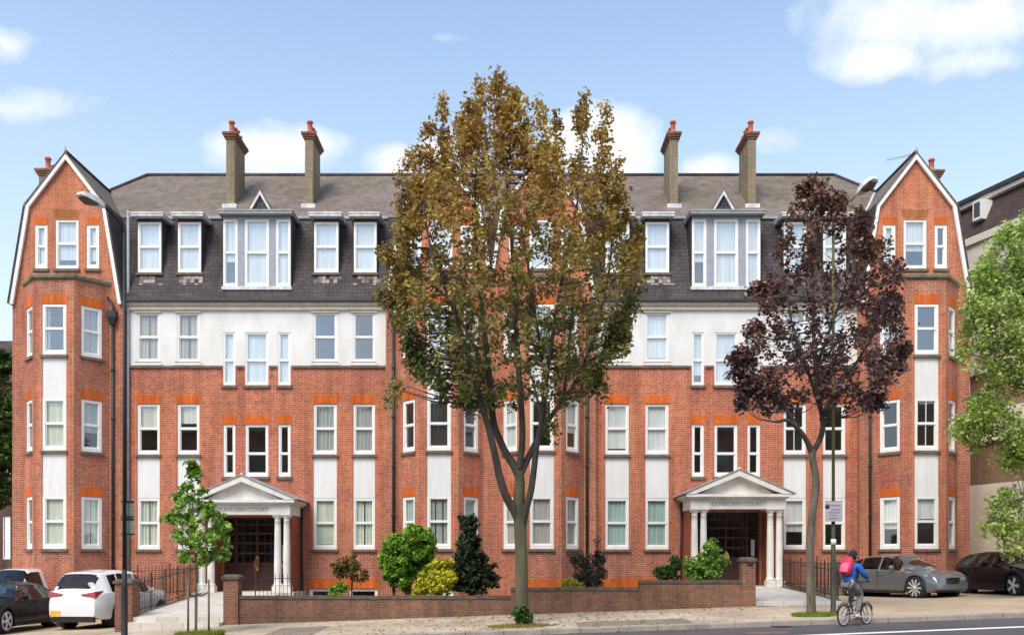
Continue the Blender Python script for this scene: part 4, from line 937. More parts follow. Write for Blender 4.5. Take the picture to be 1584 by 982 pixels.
for k in range(46):
    py = rgs.uniform(190, 600); ys_ = [o[0] for o in o_main]; sd = rgs.choice([-1, 1]); xe = np.interp(py, ys_, [o[2] if sd > 0 else o[1] for o in o_main])
    sp.append(spike(xe+sd*rgs.uniform(4, 20), py-rgs.uniform(10, 34), xe-sd*12, py+12, 5, 5, rgs.uniform(-.8,.8), k))
C1 = np.concatenate([C1]+sp)
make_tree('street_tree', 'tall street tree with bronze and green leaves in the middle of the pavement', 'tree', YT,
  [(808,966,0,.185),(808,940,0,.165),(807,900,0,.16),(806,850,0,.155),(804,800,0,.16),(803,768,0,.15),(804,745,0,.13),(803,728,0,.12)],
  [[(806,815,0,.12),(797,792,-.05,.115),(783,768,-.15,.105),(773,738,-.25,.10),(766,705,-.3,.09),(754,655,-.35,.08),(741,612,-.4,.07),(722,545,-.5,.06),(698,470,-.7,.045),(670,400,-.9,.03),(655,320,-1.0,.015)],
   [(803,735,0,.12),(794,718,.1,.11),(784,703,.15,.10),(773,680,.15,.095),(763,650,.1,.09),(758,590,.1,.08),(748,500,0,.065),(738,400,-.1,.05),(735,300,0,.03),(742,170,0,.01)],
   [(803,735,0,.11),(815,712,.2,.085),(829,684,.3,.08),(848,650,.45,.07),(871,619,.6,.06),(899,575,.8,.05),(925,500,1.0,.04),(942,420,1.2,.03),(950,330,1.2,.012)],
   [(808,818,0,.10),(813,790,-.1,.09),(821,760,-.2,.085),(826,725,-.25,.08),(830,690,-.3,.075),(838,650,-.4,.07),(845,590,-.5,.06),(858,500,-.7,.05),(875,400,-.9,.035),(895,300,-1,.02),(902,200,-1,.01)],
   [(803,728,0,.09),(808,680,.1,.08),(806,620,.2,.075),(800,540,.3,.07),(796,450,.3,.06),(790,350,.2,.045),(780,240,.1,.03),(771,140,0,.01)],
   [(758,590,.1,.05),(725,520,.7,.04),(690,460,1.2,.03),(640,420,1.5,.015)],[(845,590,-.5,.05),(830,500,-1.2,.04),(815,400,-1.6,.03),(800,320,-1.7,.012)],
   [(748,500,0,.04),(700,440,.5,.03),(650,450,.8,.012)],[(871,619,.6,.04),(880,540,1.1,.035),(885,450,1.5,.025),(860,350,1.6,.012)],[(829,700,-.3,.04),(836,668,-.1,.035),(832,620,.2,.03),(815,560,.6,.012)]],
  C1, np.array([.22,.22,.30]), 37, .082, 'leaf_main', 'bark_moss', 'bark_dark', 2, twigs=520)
o_red = [(280,1240,1275),(300,1226,1300),(330,1220,1322),(370,1212,1370),(400,1196,1382),(440,1180,1386),(480,1168,1392),(520,1160,1400),(560,1158,1398),(590,1175,1380),(612,1190,1360),(630,1215,1340)]
YR = 23.1
C2 = outline_points(o_red, 325, YR, 1.9, 4)
C2 = np.concatenate([C2, blobs([(1150,552,20,14,22),(1160,600,24,18,26),(1190,620,26,18,22),(1140,575,12,10,8),(1355,620,14,22,12),(1255,292,20,18,20),(1290,320,18,18,14),(1375,480,18,30,18),(1385,550,22,24,22),(1340,375,26,30,22),(1165,515,14,18,10),(1172,455,14,12,8),(1145,625,12,10,7)], YR, 5)])
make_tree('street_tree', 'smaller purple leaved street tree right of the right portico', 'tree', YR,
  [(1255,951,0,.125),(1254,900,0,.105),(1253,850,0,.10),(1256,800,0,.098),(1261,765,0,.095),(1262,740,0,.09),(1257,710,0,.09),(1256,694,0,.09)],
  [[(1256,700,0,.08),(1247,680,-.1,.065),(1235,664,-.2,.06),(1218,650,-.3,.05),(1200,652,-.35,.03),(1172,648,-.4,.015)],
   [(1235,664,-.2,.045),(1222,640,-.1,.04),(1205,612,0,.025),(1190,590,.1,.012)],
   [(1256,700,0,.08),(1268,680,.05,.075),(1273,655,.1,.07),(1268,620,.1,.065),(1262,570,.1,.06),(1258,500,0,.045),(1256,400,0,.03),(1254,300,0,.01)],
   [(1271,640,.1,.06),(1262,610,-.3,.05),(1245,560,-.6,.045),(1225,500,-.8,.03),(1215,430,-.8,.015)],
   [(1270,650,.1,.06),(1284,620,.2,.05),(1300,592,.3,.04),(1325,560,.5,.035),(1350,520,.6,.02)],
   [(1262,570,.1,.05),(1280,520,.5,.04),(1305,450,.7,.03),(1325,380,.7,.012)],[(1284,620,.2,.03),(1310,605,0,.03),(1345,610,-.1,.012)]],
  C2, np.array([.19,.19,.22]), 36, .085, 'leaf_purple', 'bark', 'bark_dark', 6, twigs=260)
o_y = [(712,295,301),(730,290,308),(748,286,316),(765,278,325),(785,268,338),(800,262,345),(825,268,352),(845,278,354),(862,290,350),(870,300,345)]
YS = 23.3
C3 = np.concatenate([outline_points(o_y, 105, YS, .75, 8), blobs([(297,722,7,9,7),(262,800,10,8,7),(348,815,10,12,8),(345,858,9,9,6),(285,862,9,7,5)], YS, 9)])
make_tree('young_street_tree', 'young green maple sapling tied to wooden stakes in front of the left portico', 'tree', YS,
  [(303,984,0,.03),(304,930,0,.028),(303,880,0,.027),(301,830,0,.022),(298,780,0,.015),(296,730,0,.006)],
  [[(303,870,0,.018),(290,855,.1,.012),(275,835,.15,.005)],[(302,850,0,.018),(318,835,-.1,.012),(338,818,-.2,.005)],[(300,820,0,.015),(285,805,-.1,.01),(268,798,-.1,.005)],[(300,800,0,.015),(315,785,.1,.01),(328,770,.2,.005)],[(302,860,0,.015),(322,858,-.2,.01),(343,855,-.2,.005)]],
  C3, np.array([.13,.13,.11]), 26, .10, 'leaf_young', 'bark', 'bark', 10, twigs=90)
t = thing('tree_stakes', 'three wooden stakes with a rubber tie holding the young tree by the left entrance', 'tree stakes', at(304,984,YS))
for (a, b, d, h) in ((291,290,-.15,896),(302.5,303,.18,915),(323,321.5,-.12,896)):
    MB().tube([at(a,986,YS+d), at(b if False else a,h,YS+d)], [.026,.026], 6).build('stake', 'wood', t)
MB().tube([at(291,917,YS-.15), at(300,922,YS-.05), at(304,920,YS+.0), at(312,921,YS-.05), at(323,915,YS-.12)], .02, 6).build('tree_tie', 'iron', t)
# side trees
CR = blobs([(1590,400,75,60,210),(1560,480,75,60,210),(1520,520,40,60,60),(1610,560,90,60,200),(1530,640,55,45,95),(1500,655,26,34,34),(1590,680,60,40,90),(1575,700,40,25,40),(1560,770,26,18,22),(1545,800,30,24,30),(1580,810,30,30,36),(1520,430,26,40,34),(1560,360,22,26,24),(1650,620,60,200,160),(1512,470,22,26,22),(1566,840,18,12,10),(1640,320,60,60,80)], 27.0, 12)
make_tree('roadside_tree', 'light green drooping tree at the right edge of the photo before the neighbouring block', 'tree', 27.0,
  [(1640,900,0,.2),(1636,800,0,.18),(1630,700,0,.17),(1622,600,0,.15)],
  [[(1630,700,0,.1),(1600,620,-.2,.07),(1560,560,-.3,.05),(1515,520,-.3,.02)],[(1622,600,0,.1),(1600,500,.1,.07),(1570,420,.2,.05),(1555,360,.2,.02)],[(1634,760,0,.07),(1600,770,-.2,.05),(1560,775,-.3,.03),(1530,800,-.3,.01)],[(1628,680,0,.07),(1590,660,.2,.05),(1540,640,.3,.03),(1500,660,.3,.01)],[(1622,600,0,.1),(1640,450,0,.07),(1640,330,0,.03)]],
  CR, np.array([.28,.28,.22]), 26, .085, 'leaf_light', 'bark', 'bark', 13, twigs=260, droop=.5)
CL = blobs([(-10,570,24,26,40),(-5,640,22,40,50),(-5,710,24,30,50),(-12,760,26,26,50),(6,560,12,14,12),(10,690,10,22,16)], 38.5, 14)
make_tree('garden_tree', 'green tree showing at the left edge of the photo behind the corner of the block', 'tree', 38.5,
  [(-20,900,0,.15),(-18,760,0,.12),(-14,600,0,.06)], [[(-18,760,0,.08),(-5,700,0,.04),(8,670,0,.01)],[(-16,650,0,.06),(0,590,0,.03),(8,560,0,.01)]],
  CL, np.array([.4,.4,.3]), 60, .15, 'leaf_mid', 'bark', 'bark', 15, twigs=60)
# garden shrubs: (label, name, Y, stems, blobs, per, size, spread, mat)
def shrub(name, label, cat, Y, basepx, stems, defs, per, size, spread, m, seed, twigs=40, group=None, bark='bark_dark'):
    C = blobs(defs, Y, seed); C = C+np.random.default_rng(seed+5).normal(size=C.shape)*.055; bx = X_(basepx, Y)
    b = Vector((bx, Y, gz(bx, Y)))
    t = thing(name, label, cat, b, group=group)
    for s in stems:
        pts = [Vector((X_(s[0][0],Y), Y+random.uniform(-.05,.05), gz(bx,Y)-.05))]+[at(q[0],q[1],Y) for q in s[1:]]
        MB().tube(pts, [s[0][2]]+[s[0][2]*(.8-.25*i) if i < 3 else .006 for i in range(len(pts)-1)], 6).build('stem', bark, t)
    leaves('foliage', C, np.array(spread), per, size, m, t, seed)
    return t
shrub('topiary_bush', 'bright green rounded bush on a stem, left one of a pair behind the garden wall', 'bush', 28.6, 613, [[(610,0,.035),(608,900),(612,870)]], [(614,868,24,40,95),(608,842,16,20,22),(620,900,20,18,26)], 75, .075, (.15,.15,.13), 'leaf_topiary', 21)
shrub('topiary_bush', 'taller bright green rounded bush, right one of a pair behind the garden wall', 'bush', 28.9, 647, [[(627,0,.03),(630,890),(640,860)],[(642,0,.03),(645,885),(650,860)]], [(648,848,25,38,95),(640,828,14,16,22),(660,870,14,26,28),(640,880,20,14,24)], 75, .075, (.15,.15,.13), 'leaf_topiary', 22)
shrub('yellow_bush', 'bright yellow bush behind the garden wall, in front of the dark conifer', 'bush', 27.6, 675, [[(672,0,.02),(675,905),(672,890)]], [(674,900,26,22,60),(684,880,16,12,20),(655,905,14,14,16),(697,890,8,12,8)], 60, .075, (.15,.15,.11), 'leaf_yellow', 23)
shrub('conifer', 'dark conical evergreen between the bright bushes and the street tree', 'shrub', 28.4, 731, [[(730,0,.04),(730,880),(727,820)]], [(726,810,11,18,26),(726,840,17,22,40),(728,872,27,24,70),(732,898,34,22,80),(757,885,10,14,12),(705,885,10,12,12)], 60, .08, (.15,.15,.13), 'leaf_dark', 24)
shrub('rusty_shrub', 'thin olive and rust coloured shrub behind the left end of the garden wall', 'shrub', 28.0, 540, [[(543,0,.018),(544,895),(537,870)],[(543,0,.015),(546,885),(553,872)]], [(536,876,22,18,40),(555,885,14,10,10),(524,885,12,8,9)], 26, .07, (.13,.13,.11), 'leaf_rust', 25)
shrub('low_plant', 'low light green plant at the foot of the rust coloured shrub', 'plant', 27.6, 522, [[(522,0,.01),(522,915)]], [(520,912,14,8,20),(528,906,8,6,8)], 34, .06, (.1,.1,.09), 'leaf_topiary', 26)
shrub('plum_shrub', 'dark plum coloured feathery shrub behind the garden wall right of the street tree', 'shrub', 28.0, 910, [[(910,0,.02),(905,880),(893,850)],[(912,0,.02),(918,870),(925,842)],[(911,0,.02),(912,880),(908,850)]], [(910,892,24,18,56),(892,864,9,14,14),(926,858,9,20,20),(908,868,14,16,14),(930,885,10,16,10)], 26, .06, (.13,.13,.15), 'leaf_plum', 27)
shrub('low_plant', 'low yellow green plant left of the dark plum shrub, on the garden wall', 'plant', 27.4, 880, [[(880,0,.01),(880,905)]], [(881,903,13,6,16)], 30, .06, (.1,.1,.07), 'leaf_yellow', 28)
shrub('reddish_shrub', 'thin green and reddish shrub left of the bright green shrub by the right portico', 'shrub', 28.2, 1034, [[(1030,0,.015),(1028,890),(1025,875)],[(1040,0,.015),(1045,885),(1048,868)]], [(1034,884,18,14,40),(1045,872,10,10,12),(1022,885,8,10,10)], 28, .065, (.13,.13,.12), 'leaf_mid', 29)
shrub('green_shrub', 'bright light green shrub in front of the right portico columns', 'shrub', 27.8, 1092, [[(1090,0,.02),(1092,880),(1096,850)],[(1085,0,.02),(1075,885)],[(1095,0,.02),(1108,880)]], [(1090,878,30,20,80),(1098,846,9,14,16),(1110,865,12,14,18),(1070,878,12,12,16)], 36, .075, (.14,.14,.12), 'leaf_young', 30)
shrub('hedge_bush', 'bright green grassy bush behind the black cars at the right edge', 'bush', 33.5, 1570, [[(1570,0,.02),(1570,880)]], [(1562,868,24,10,60),(1590,864,20,12,50),(1610,862,30,14,50)], 60, .12, (.22,.22,.2), 'leaf_topiary', 31)
shrub('basal_shoots', 'tuft of green shoots at the foot of the bronze street tree', 'plant', 23.05, 808, [[(806,0,.01),(806,950)]], [(806,945,11,10,30),(812,958,12,7,22)], 34, .06, (.09,.09,.09), 'leaf_mid', 32)
# grass and litter round the trees
def tuft(name, px0, px1, py, Y, dep, n, m, seed, h=.09):
    rg = np.random.default_rng(seed); x = rg.uniform(X_(px0,Y), X_(px1,Y), n); cx_ = (X_(px0,Y)+X_(px1,Y))/2; w = (X_(px1,Y)-X_(px0,Y))/2
    y = Y+rg.uniform(-1,1,n)*dep*np.sqrt(np.maximum(0,1-((x-cx_)/w)**2)); z = np.array([gz(a,b) for a,b in zip(x,y)])
    ang = rg.uniform(0,6.28,n); hh = h*rg.uniform(.4,1.2,n); lean = rg.normal(size=(n,2))*.04; d = .008
    V = np.stack([np.stack([x-d*np.cos(ang),y-d*np.sin(ang),z],1), np.stack([x+d*np.cos(ang),y+d*np.sin(ang),z],1), np.stack([x+lean[:,0],y+lean[:,1],z+hh],1)],1).reshape(-1,3)
    np_mesh(name, V, np.arange(n*3).reshape(n,3), m, None, kind='stuff')
M['grass_green'] = leaf_mat('grass_green', [(.10,.17,.02),(.20,.27,.03),(.30,.36,.05)], noise_scale=3)
M['grass_dry'] = leaf_mat('grass_dry', [(.25,.2,.06),(.35,.28,.08),(.3,.3,.06)], noise_scale=3)
tuft('grass', 1226, 1292, 955, 22.8, .5, 2600, 'grass_green', 41, .08)
tuft('grass', 272, 345, 980, 23.0, .5, 3500, 'grass_green', 42, .15)
tuft('grass', 755, 850, 968, 22.7, .5, 2600, 'grass_dry', 43, .05)
M['litter'] = leaf_mat('fallen_leaves', [(.20,.11,.04),(.34,.2,.07),(.2,.2,.06)], noise_scale=4)
rgl = np.random.default_rng(9); nl = 700; lx = rgl.normal(.3, 3.2, nl); ly = rgl.uniform(21.5, 26.1, nl)
leaves('fallen_leaves', np.stack([lx, ly, np.array([(gz(a,b) if b > 21.75 else rz_(a,b)+.0) for a, b in zip(lx, ly)])+.012], 1), np.array([.02,.02,.003]), 1, .065, 'litter', None, 10, flat=6)['kind'] = 'stuff'
for (a, b, Y) in ((1226,1290,22.8),(268,350,23.0),(750,870,22.7)):
    mb = MB(); c = ((X_(a,Y)+X_(b,Y))/2, Y); w = (X_(b,Y)-X_(a,Y))/2; n = 20
    pts = [(c[0]+math.cos(6.283*i/n)*w*(.85+.15*math.sin(i*1.7)), c[1]+math.sin(6.283*i/n)*.5*(.75+.3*math.sin(i*2.3))) for i in range(n)]
    mb.quad(*[(p[0], p[1], gz(*p)+.006) for p in pts]); mb.build('tree_pit', 'earth', kind='structure')
# ------------------------------------------------------------------ neighbouring buildings
t = thing('neighbour_building', 'dark brick building at the left edge behind the garden tree', 'building', (-24,43,0))
fr = Frame((-32,42),(-20.5,42))
a, b = X_(3,42)+32, X_(16,42)+32
mb = MB(); wall(mb, fr, [ZB, E+8.2], [(a,b,E+.1,E+2.1),(a-1.9,b-1.9,E+.1,E+2.1),(a,b,E+4,E+5.8)]); mb.quad((-20.5,42,ZB),(-20.5,54,ZB),(-20.5,54,E+8.2),(-20.5,42,E+8.2)); mb.build('wall', 'darkbrick', t)
for (p, q, z0, z1) in ((a,b,E+.1,E+2.1),(a-1.9,b-1.9,E+.1,E+2.1),(a,b,E+4,E+5.8)):
    f = MB(); f.fbox(fr,p,p+.07,-.15,-.05,z0,z1); f.fbox(fr,q-.07,q,-.15,-.05,z0,z1); f.fbox(fr,p,q,-.14,-.06,z1-.07,z1); f.fbox(fr,p,q,-.14,-.06,z0,z0+.09); f.fbox(fr,p,q,-.13,-.07,(z0+z1)/2-.03,(z0+z1)/2+.03)
    w = f.build('window', 'white', t); MB().quad(fr.P(p,-.1,z0),fr.P(q,-.1,z0),fr.P(q,-.1,z1),fr.P(p,-.1,z1)).build('pane', 'glass', w)
MB().prism([(-32.3,41.8,E+8.2),(-20.3,41.8,E+8.2),(-23.5,45.5,E+11),(-29,45.5,E+11)][::1], (0,.3,0)).build('roof', 'darktile', t)
# right-hand block: long flank running away from the road
ox, oy = X_(1500,36.4), 36.4; dv = Vector((492,-1410,0)).normalized()
A_ = Vector((ox,oy,0))-dv*8; B_ = Vector((ox,oy,0))+dv*7
fr = Frame(A_, B_)     # outward normal should face the viewer's left
t = thing('neighbour_building', 'brown brick and cream neighbouring block receding at the right edge, behind the light green tree', 'building', (ox+2,38,0))
def zr_(py, px=1503):  # height on the flank at photo point
    Y = 36.4; return Z_(py, Y)
lev = [ZB, zr_(751), zr_(687), zr_(640), zr_(583), zr_(540), zr_(430), zr_(372)]
ms = ['panel2','tanbrick','cream2','tanbrick','cream2','panel2','cream2']
M['panel2'] = mat('cream_rendered_base', (.80,.73,.62), .8, .1, 1); M['cream2'] = mat('cream_band_render', (.80,.73,.65), .8, .08, 1)
L_ = fr.len
wl = [(i*2.6+.9, i*2.6+2.2) for i in range(int((L_-2)/2.6))]
for i in range(7):
    z0, z1 = lev[i], lev[i+1]; ops = []
    if i in (1,3,5) and z1-z0 > 1.0:
        ops = [(a, b, z0+.15, z1-.15) for a, b in wl if a > 9.8]
    o = .0 if ms[i] != 'cream2' else .0
    mb = MB(); wall(mb, fr, [z0, z1], ops); 
    if ms[i] == 'cream2': mb.fbox(fr, 0, L_, 0.01, .14, z0, z1)
    mb.build('wall', ms[i], t)
    for (a, b, p, q) in ops:
        f = MB(); f.fbox(fr,a,a+.07,-.13,-.04,p,q); f.fbox(fr,b-.07,b,-.13,-.04,p,q); f.fbox(fr,a+.07,b-.07,-.13,-.042,q-.07,q); f.fbox(fr,a+.07,b-.07,-.13,-.042,p,p+.08); f.fbox(fr,(a+b)/2-.03,(a+b)/2+.03,-.12,-.05,p+.08,q-.07)
        w = f.build('window', 'white', t); MB().quad(fr.P(a,-.08,p),fr.P(b,-.08,p),fr.P(b,-.08,q),fr.P(a,-.08,q)).build('pane', 'glass', w)
zt0 = lev[-1]; zt1 = zr_(302)
mb = MB(); mb.quad(fr.P(0,.0,zt0+.001),fr.P(L_,.0,zt0+.001),fr.P(L_,-.9,zt1),fr.P(0,-.9,zt1)); mb.quad(fr.P(0,-.9,zt1),fr.P(L_,-.9,zt1),fr.P(L_,-9,zt1+.3),fr.P(0,-9,zt1+.3)); mb.quad(fr.P(L_,0,zt0),fr.P(L_,-9,zt0),fr.P(L_,-9,zt1+.3),fr.P(L_,-.9,zt1)); mb.build('mansard_roof', 'darktile', t)
mb = MB(); mb.quad(fr.P(L_,0,ZB),fr.P(L_,-9,ZB),fr.P(L_,-9,zt0),fr.P(L_,0,zt0)); mb.quad(fr.P(0,-9,ZB),fr.P(0,0,ZB),fr.P(0,0,zt0),fr.P(0,-9,zt0)); mb.build('wall', 'tanbrick', t)
MB().fbox(fr, 0, L_, -.1, .25, zt0-.28, zt0).build('cornice', 'cream2', t)
MB().fbox(fr, 0, L_, -1.0, -.6, zt1-.14, zt1+.03).build('fascia', 'cream2', t); MB().fbox(fr, -.1, L_+.1, -1.1, -.5, zt1+.032, zt1+.20).build('parapet_cap', 'gutter', t)
u = 8.45; f = MB(); f.fbox(fr,u-.42,u,-.7,-.12,zt0+.75,zt1-.28); w = f.build('dormer_window', 'white', t); MB().quad(fr.P(u-.36,-.115,zt0+.85),fr.P(u-.06,-.115,zt0+.85),fr.P(u-.06,-.115,zt1-.36),fr.P(u-.36,-.115,zt1-.36)).build('pane', 'darkglass', w)
MB().tube([fr.P(8.02,.08,ZB), fr.P(8.02,.08,zt0)], .06, 8).build('rainwater_pipe', 'panel', t)
# the terrace across the road, which the windows reflect
t = thing('terrace_opposite', 'red brick terrace with slate roof across the road behind the viewer', 'building', (0,-16,0))
fr = Frame((45,-16),(-45,-16)); rows_ = [(E-.3,E+1.6),(E+3,E+4.8),(E+6,E+7.6),(E+9,E+10.6)]
ops = [(i*3+1, i*3+2.1, a, b) for i in range(30) for a, b in rows_]
mb = MB(); wall(mb, fr, [E-3, E+12], ops); mb.build('wall', 'brick', t)
mb = MB(); mb.quad(fr.P(0,.3,E+12),fr.P(90,.3,E+12),fr.P(90,-5,E+15),fr.P(0,-5,E+15)); mb.quad(fr.P(90,-10,E+12),fr.P(0,-10,E+12),fr.P(0,-5,E+15),fr.P(90,-5,E+15)); mb.build('roof', 'slate', t)
f = MB()
for (a, b, p, q) in ops: f.fbox(fr,a,b,-.14,-.08,p,q)
f.build('window_backs', 'c_grey', t, kind='stuff')
src = None
for i, x in enumerate((-30,-21,-13,-4,6,13,22,31)):
    if src is None:
        rg2 = np.random.default_rng(99); q = rg2.normal(size=(170,3)); q /= np.linalg.norm(q,axis=1,keepdims=True); q = q*rg2.random((170,1))**.4*np.array([3.2,3.0,3.8])+np.array([x,-7,E+6])
        src = thing('tree_opposite', 'full green street tree across the road, opposite the left neighbour', 'tree', (x,-7,E-1.8), group='trees across the road')
        MB().tube([(x,-7,E-1.9),(x,-7,E+3),(x+.2,-7,E+7)], [.25,.2,.05], 8).build('trunk', 'bark', src); leaves('crown', q, np.array([.7,.7,.6]), 26, .45, 'leaf_mid', src, 98); k = src
    else:
        k = src.copy(); COL.objects.link(k)
        for ch in src.children: c = ch.copy(); COL.objects.link(c); c.parent = k
        k['label'] = 'full green street tree across the road, opposite '+('the left neighbour','the left wing','the left portico','the left half of the long block','the centre bays','the right portico','the purple tree','the right neighbour')[i]
        k.location = (x, -7-(i%3), E-1.8-(i%2)*.8); k.rotation_euler = (0,0,i*1.3)
# ------------------------------------------------------------------ cars
M['paint_white'] = mat('white_car_paint', (.78,.79,.80), .28, .02, 1, coat=1)
M['paint_black'] = mat('black_car_paint', (.008,.008,.011), .3, .1, 1, coat=.12, spec=.25)
M['paint_grey'] = mat('metallic_grey_paint', (.20,.205,.215), .28, .05, 1, metal=.5, coat=.8)
M['tyre'] = mat('tyre_rubber', (.02,.02,.02), .85, .2, 20)
M['alloy'] = mat('alloy_wheel', (.72,.72,.73), .35, .05, 8, metal=.4)
M['alloy_dark'] = mat('dark_alloy_wheel', (.16,.16,.17), .35, .05, 8, metal=.8)
M['alloy_red'] = mat('dark_red_alloy_wheel', (.22,.03,.05), .35, .1, 8, metal=.5)
M['trim'] = mat('black_car_trim', (.015,.015,.016), .6, .1, 8)
M['chrome'] = mat('chrome', (.75,.75,.76), .12, .03, 8, metal=1)
M['redlight'] = mat('red_lamp_lens', (.35,.01,.02), .15, .2, 20, coat=1)
M['clearlight'] = mat('clear_lamp_lens', (.55,.58,.6), .12, .15, 20, coat=1)
M['yellowplate'] = mat('yellow_number_plate', (.75,.48,.05), .5, .05, 10)
M['whiteplate'] = mat('white_number_plate', (.8,.8,.78), .5, .05, 10)
def interp(tab, x):
    xs_ = [t[0] for t in tab]; i = 0
    if x <= xs_[0]: return tab[0][1]
    if x >= xs_[-1]: return tab[-1][1]
    while xs_[i+1] < x: i += 1
    t = (x-xs_[i])/(xs_[i+1]-xs_[i]); y0 = tab[i][1]; y1 = tab[i+1][1]
    return y0+(y1-y0)*t
def smooth_tab(tab, x, w=.10): return sum(interp(tab, x+w*k)*c for k, c in ((-2,.1),(-1,.2),(0,.4),(1,.2),(2,.1)))
def car(name, label, pos, heading, L, W, spec, paint, alloy, group=None, spokes=10, wr=.335, rear_plate=None, plate_y=0):
    """x forward from -L/2 to L/2.  spec: top profile, belt profile, greenhouse limits"""
    t = thing(name, label, 'car', pos, heading, group=group)
    top, belt = spec['top'], spec['belt']; wfx, wrx = spec['wf'], spec['wr']; sill = spec.get('sill', .22); ah = wr+.045
    gx = spec['glass']        # (rear window base, rear window top, windscreen top, windscreen base)
    N = 120; X = [-L/2+L*i/N for i in range(N+1)]
    def low(x):
        z = sill+(.10 if abs(x) > L/2-.25 else 0)*min(1,(abs(x)-(L/2-.25))/.25 if abs(x) > L/2-.25 else 0)
        for w in (wfx, wrx):
            d = abs(x-w)
            if d < ah: z = max(z, wr+math.sqrt(ah*ah-d*d)*.97)
        return z
    def wid(x):   # plan taper
        e = max(0, abs(x)-(L/2-spec.get('round', .75)))/spec.get('round', .75); return (W/2)*(1-.24*e**2.4)
    K = 9; rings = []
    for x in X:
        zl = low(x); zt_ = smooth_tab(top, x); zb_ = min(smooth_tab(belt, x), zt_-.02); w = wid(x)
        e = max(0, abs(x)-(L/2-.14))/.14; zt_ = zt_-.10*e**2; zb_ = zb_-.10*e**2
        tw = w-.08 if zt_-zb_ < .12 else w-.08-(min(1,(zt_-zb_)/.42))*spec.get('tumble', .20)
        h = zb_-zl
        half = [(w-.05, zl), (w-.012, zl+h*.12), (w, zl+h*.45), (w-.004, zl+h*.74), (w-.045, zb_-.012), (w-.075, zb_+.004),
                (tw+.0, zb_+(zt_-zb_)*.86-.0), (tw-.09, zt_-.012), (tw*.55, zt_+.018), (0, zt_+.028)]
        rings.append([(x, -a, b) for a, b in half]+[(x, a, b) for a, b in half[:-1]][::-1])
    n = len(rings[0]); body = MB(); glassq = {}; V = [p for r_ in rings for p in r_]
    def isglass(i, j):
        xm = (X[i]+X[i+1])/2; zt_ = smooth_tab(top, xm); zb_ = smooth_tab(belt, xm)
        jj = j if j < 9 else 17-j   # symmetric index
        if jj == 5:
            if zt_-zb_ < .13: return None
            for k, (a, b) in enumerate(spec['panes']):
                if a < xm < b: return ('side_window', k, j)
        if jj in (7, 8):
            if gx[0] < xm < gx[1]: return ('rear_window', 0, 0)
            if gx[2] < xm < gx[3]: return ('windscreen', 0, 0)
        if jj == 6 and (gx[0]+.1 < xm < gx[1]-.05): return ('rear_window', 0, 0)
        if jj == 6 and (gx[2]+.05 < xm < gx[3]-.1): return ('windscreen', 0, 0)
        return None
    fb = []
    for i in range(N):
        for j in range(n-1):
            q = (i*n+j, i*n+j+1, (i+1)*n+j+1, (i+1)*n+j)[::-1]
            g_ = isglass(i, j)
            if g_: glassq.setdefault(g_, []).append(q)
            else: fb.append(q)
        fb.append(((i+1)*n+0, (i+1)*n+n-1, i*n+n-1, i*n+0)[::-1])
    fb.append(tuple(range(n))); fb.append(tuple(range(N*n, (N+1)*n))[::-1])
    body.add(V, fb, True); b = body.build('body', paint, t, local=True)
    md = b.modifiers.new('edge', 'EDGE_SPLIT'); md.split_angle = R(38)
    for key, qs in glassq.items():
        used = sorted({v for q in qs for v in q}); mp = {v: k for k, v in enumerate(used)}
        MB().add([V[v] for v in used], [tuple(mp[v] for v in q) for q in qs], True).build(key[0], 'carglass', b, local=True)
    # dark cabin and seats behind the glass
    MB().box(gx[0]+.35, gx[3]-.35, -W/2+.16, W/2-.16, .3, min(interp(belt,0)-.12, .85)).build('cabin', 'trim', b, local=True)
    for sx in (gx[2]-.25, gx[2]-1.15):
        for sy in (-.36, .36): s = MB(); s.box(sx-.12, sx+.03, sy-.22, sy+.22, .6, interp(belt,0)+.14); s.box(sx-.12, sx-.02, sy-.12, sy+.12, interp(belt,0)+.142, interp(belt,0)+.30); s.build('seat', 'trim', b, local=True)
    # wheel wells
    for wx in (wfx, wrx):
        for s in (-1, 1):
            MB().lathe((wx, s*(W/2-.24), wr), [(ah*.98,-.14),(ah*.98,.14)], 20, axis='y').build('wheel_arch', 'trim', b, local=True)
            wo = s*(W/2-.135)
            wm = MB().lathe((wx, wo, wr), [(wr*.78,-.10),(wr*.94,-.105),(wr,-.08),(wr,.08),(wr*.94,.105),(wr*.78,.10)], 32, axis='y').build('wheel', 'tyre', t, local=True)
            rm = MB(); yo = wo+s*.098
            rm.lathe((wx, wo+s*.092, wr), [(wr*.82,-.006),(wr*.82,.016),(wr*.73,.016),(wr*.73,-.006),(wr*.82,-.006)], 28, axis='y', cap=False)
            for k in range(spokes):
                a = 2*math.pi*k/spokes; dx_, dz_ = math.cos(a), math.sin(a); px_, pz_ = -dz_, dx_; w0 = wr*(.10 if spokes < 8 else .05); w1 = wr*(.15 if spokes < 8 else .09)
                r0, r1 = wr*.08, wr*.76
                P4 = [(wx+dx_*r0+px_*w0, wr+dz_*r0+pz_*w0), (wx+dx_*r1+px_*w1, wr+dz_*r1+pz_*w1), (wx+dx_*r1-px_*w1, wr+dz_*r1-pz_*w1), (wx+dx_*r0-px_*w0, wr+dz_*r0-pz_*w0)]
                rm.prism([(p[0], yo-.012*s, p[1]) for p in P4], (0, s*.03, 0))
            rm.lathe((wx, yo+s*.01, wr), [(wr*.16,-.02),(wr*.16,.02)], 14, axis='y')
            rm.build('rim', alloy, wm, local=True)
    # lights, plates, mirrors
    F_ = L/2; hz = spec.get('light', .66)
    def on_surface(x, zc): return wid(x)
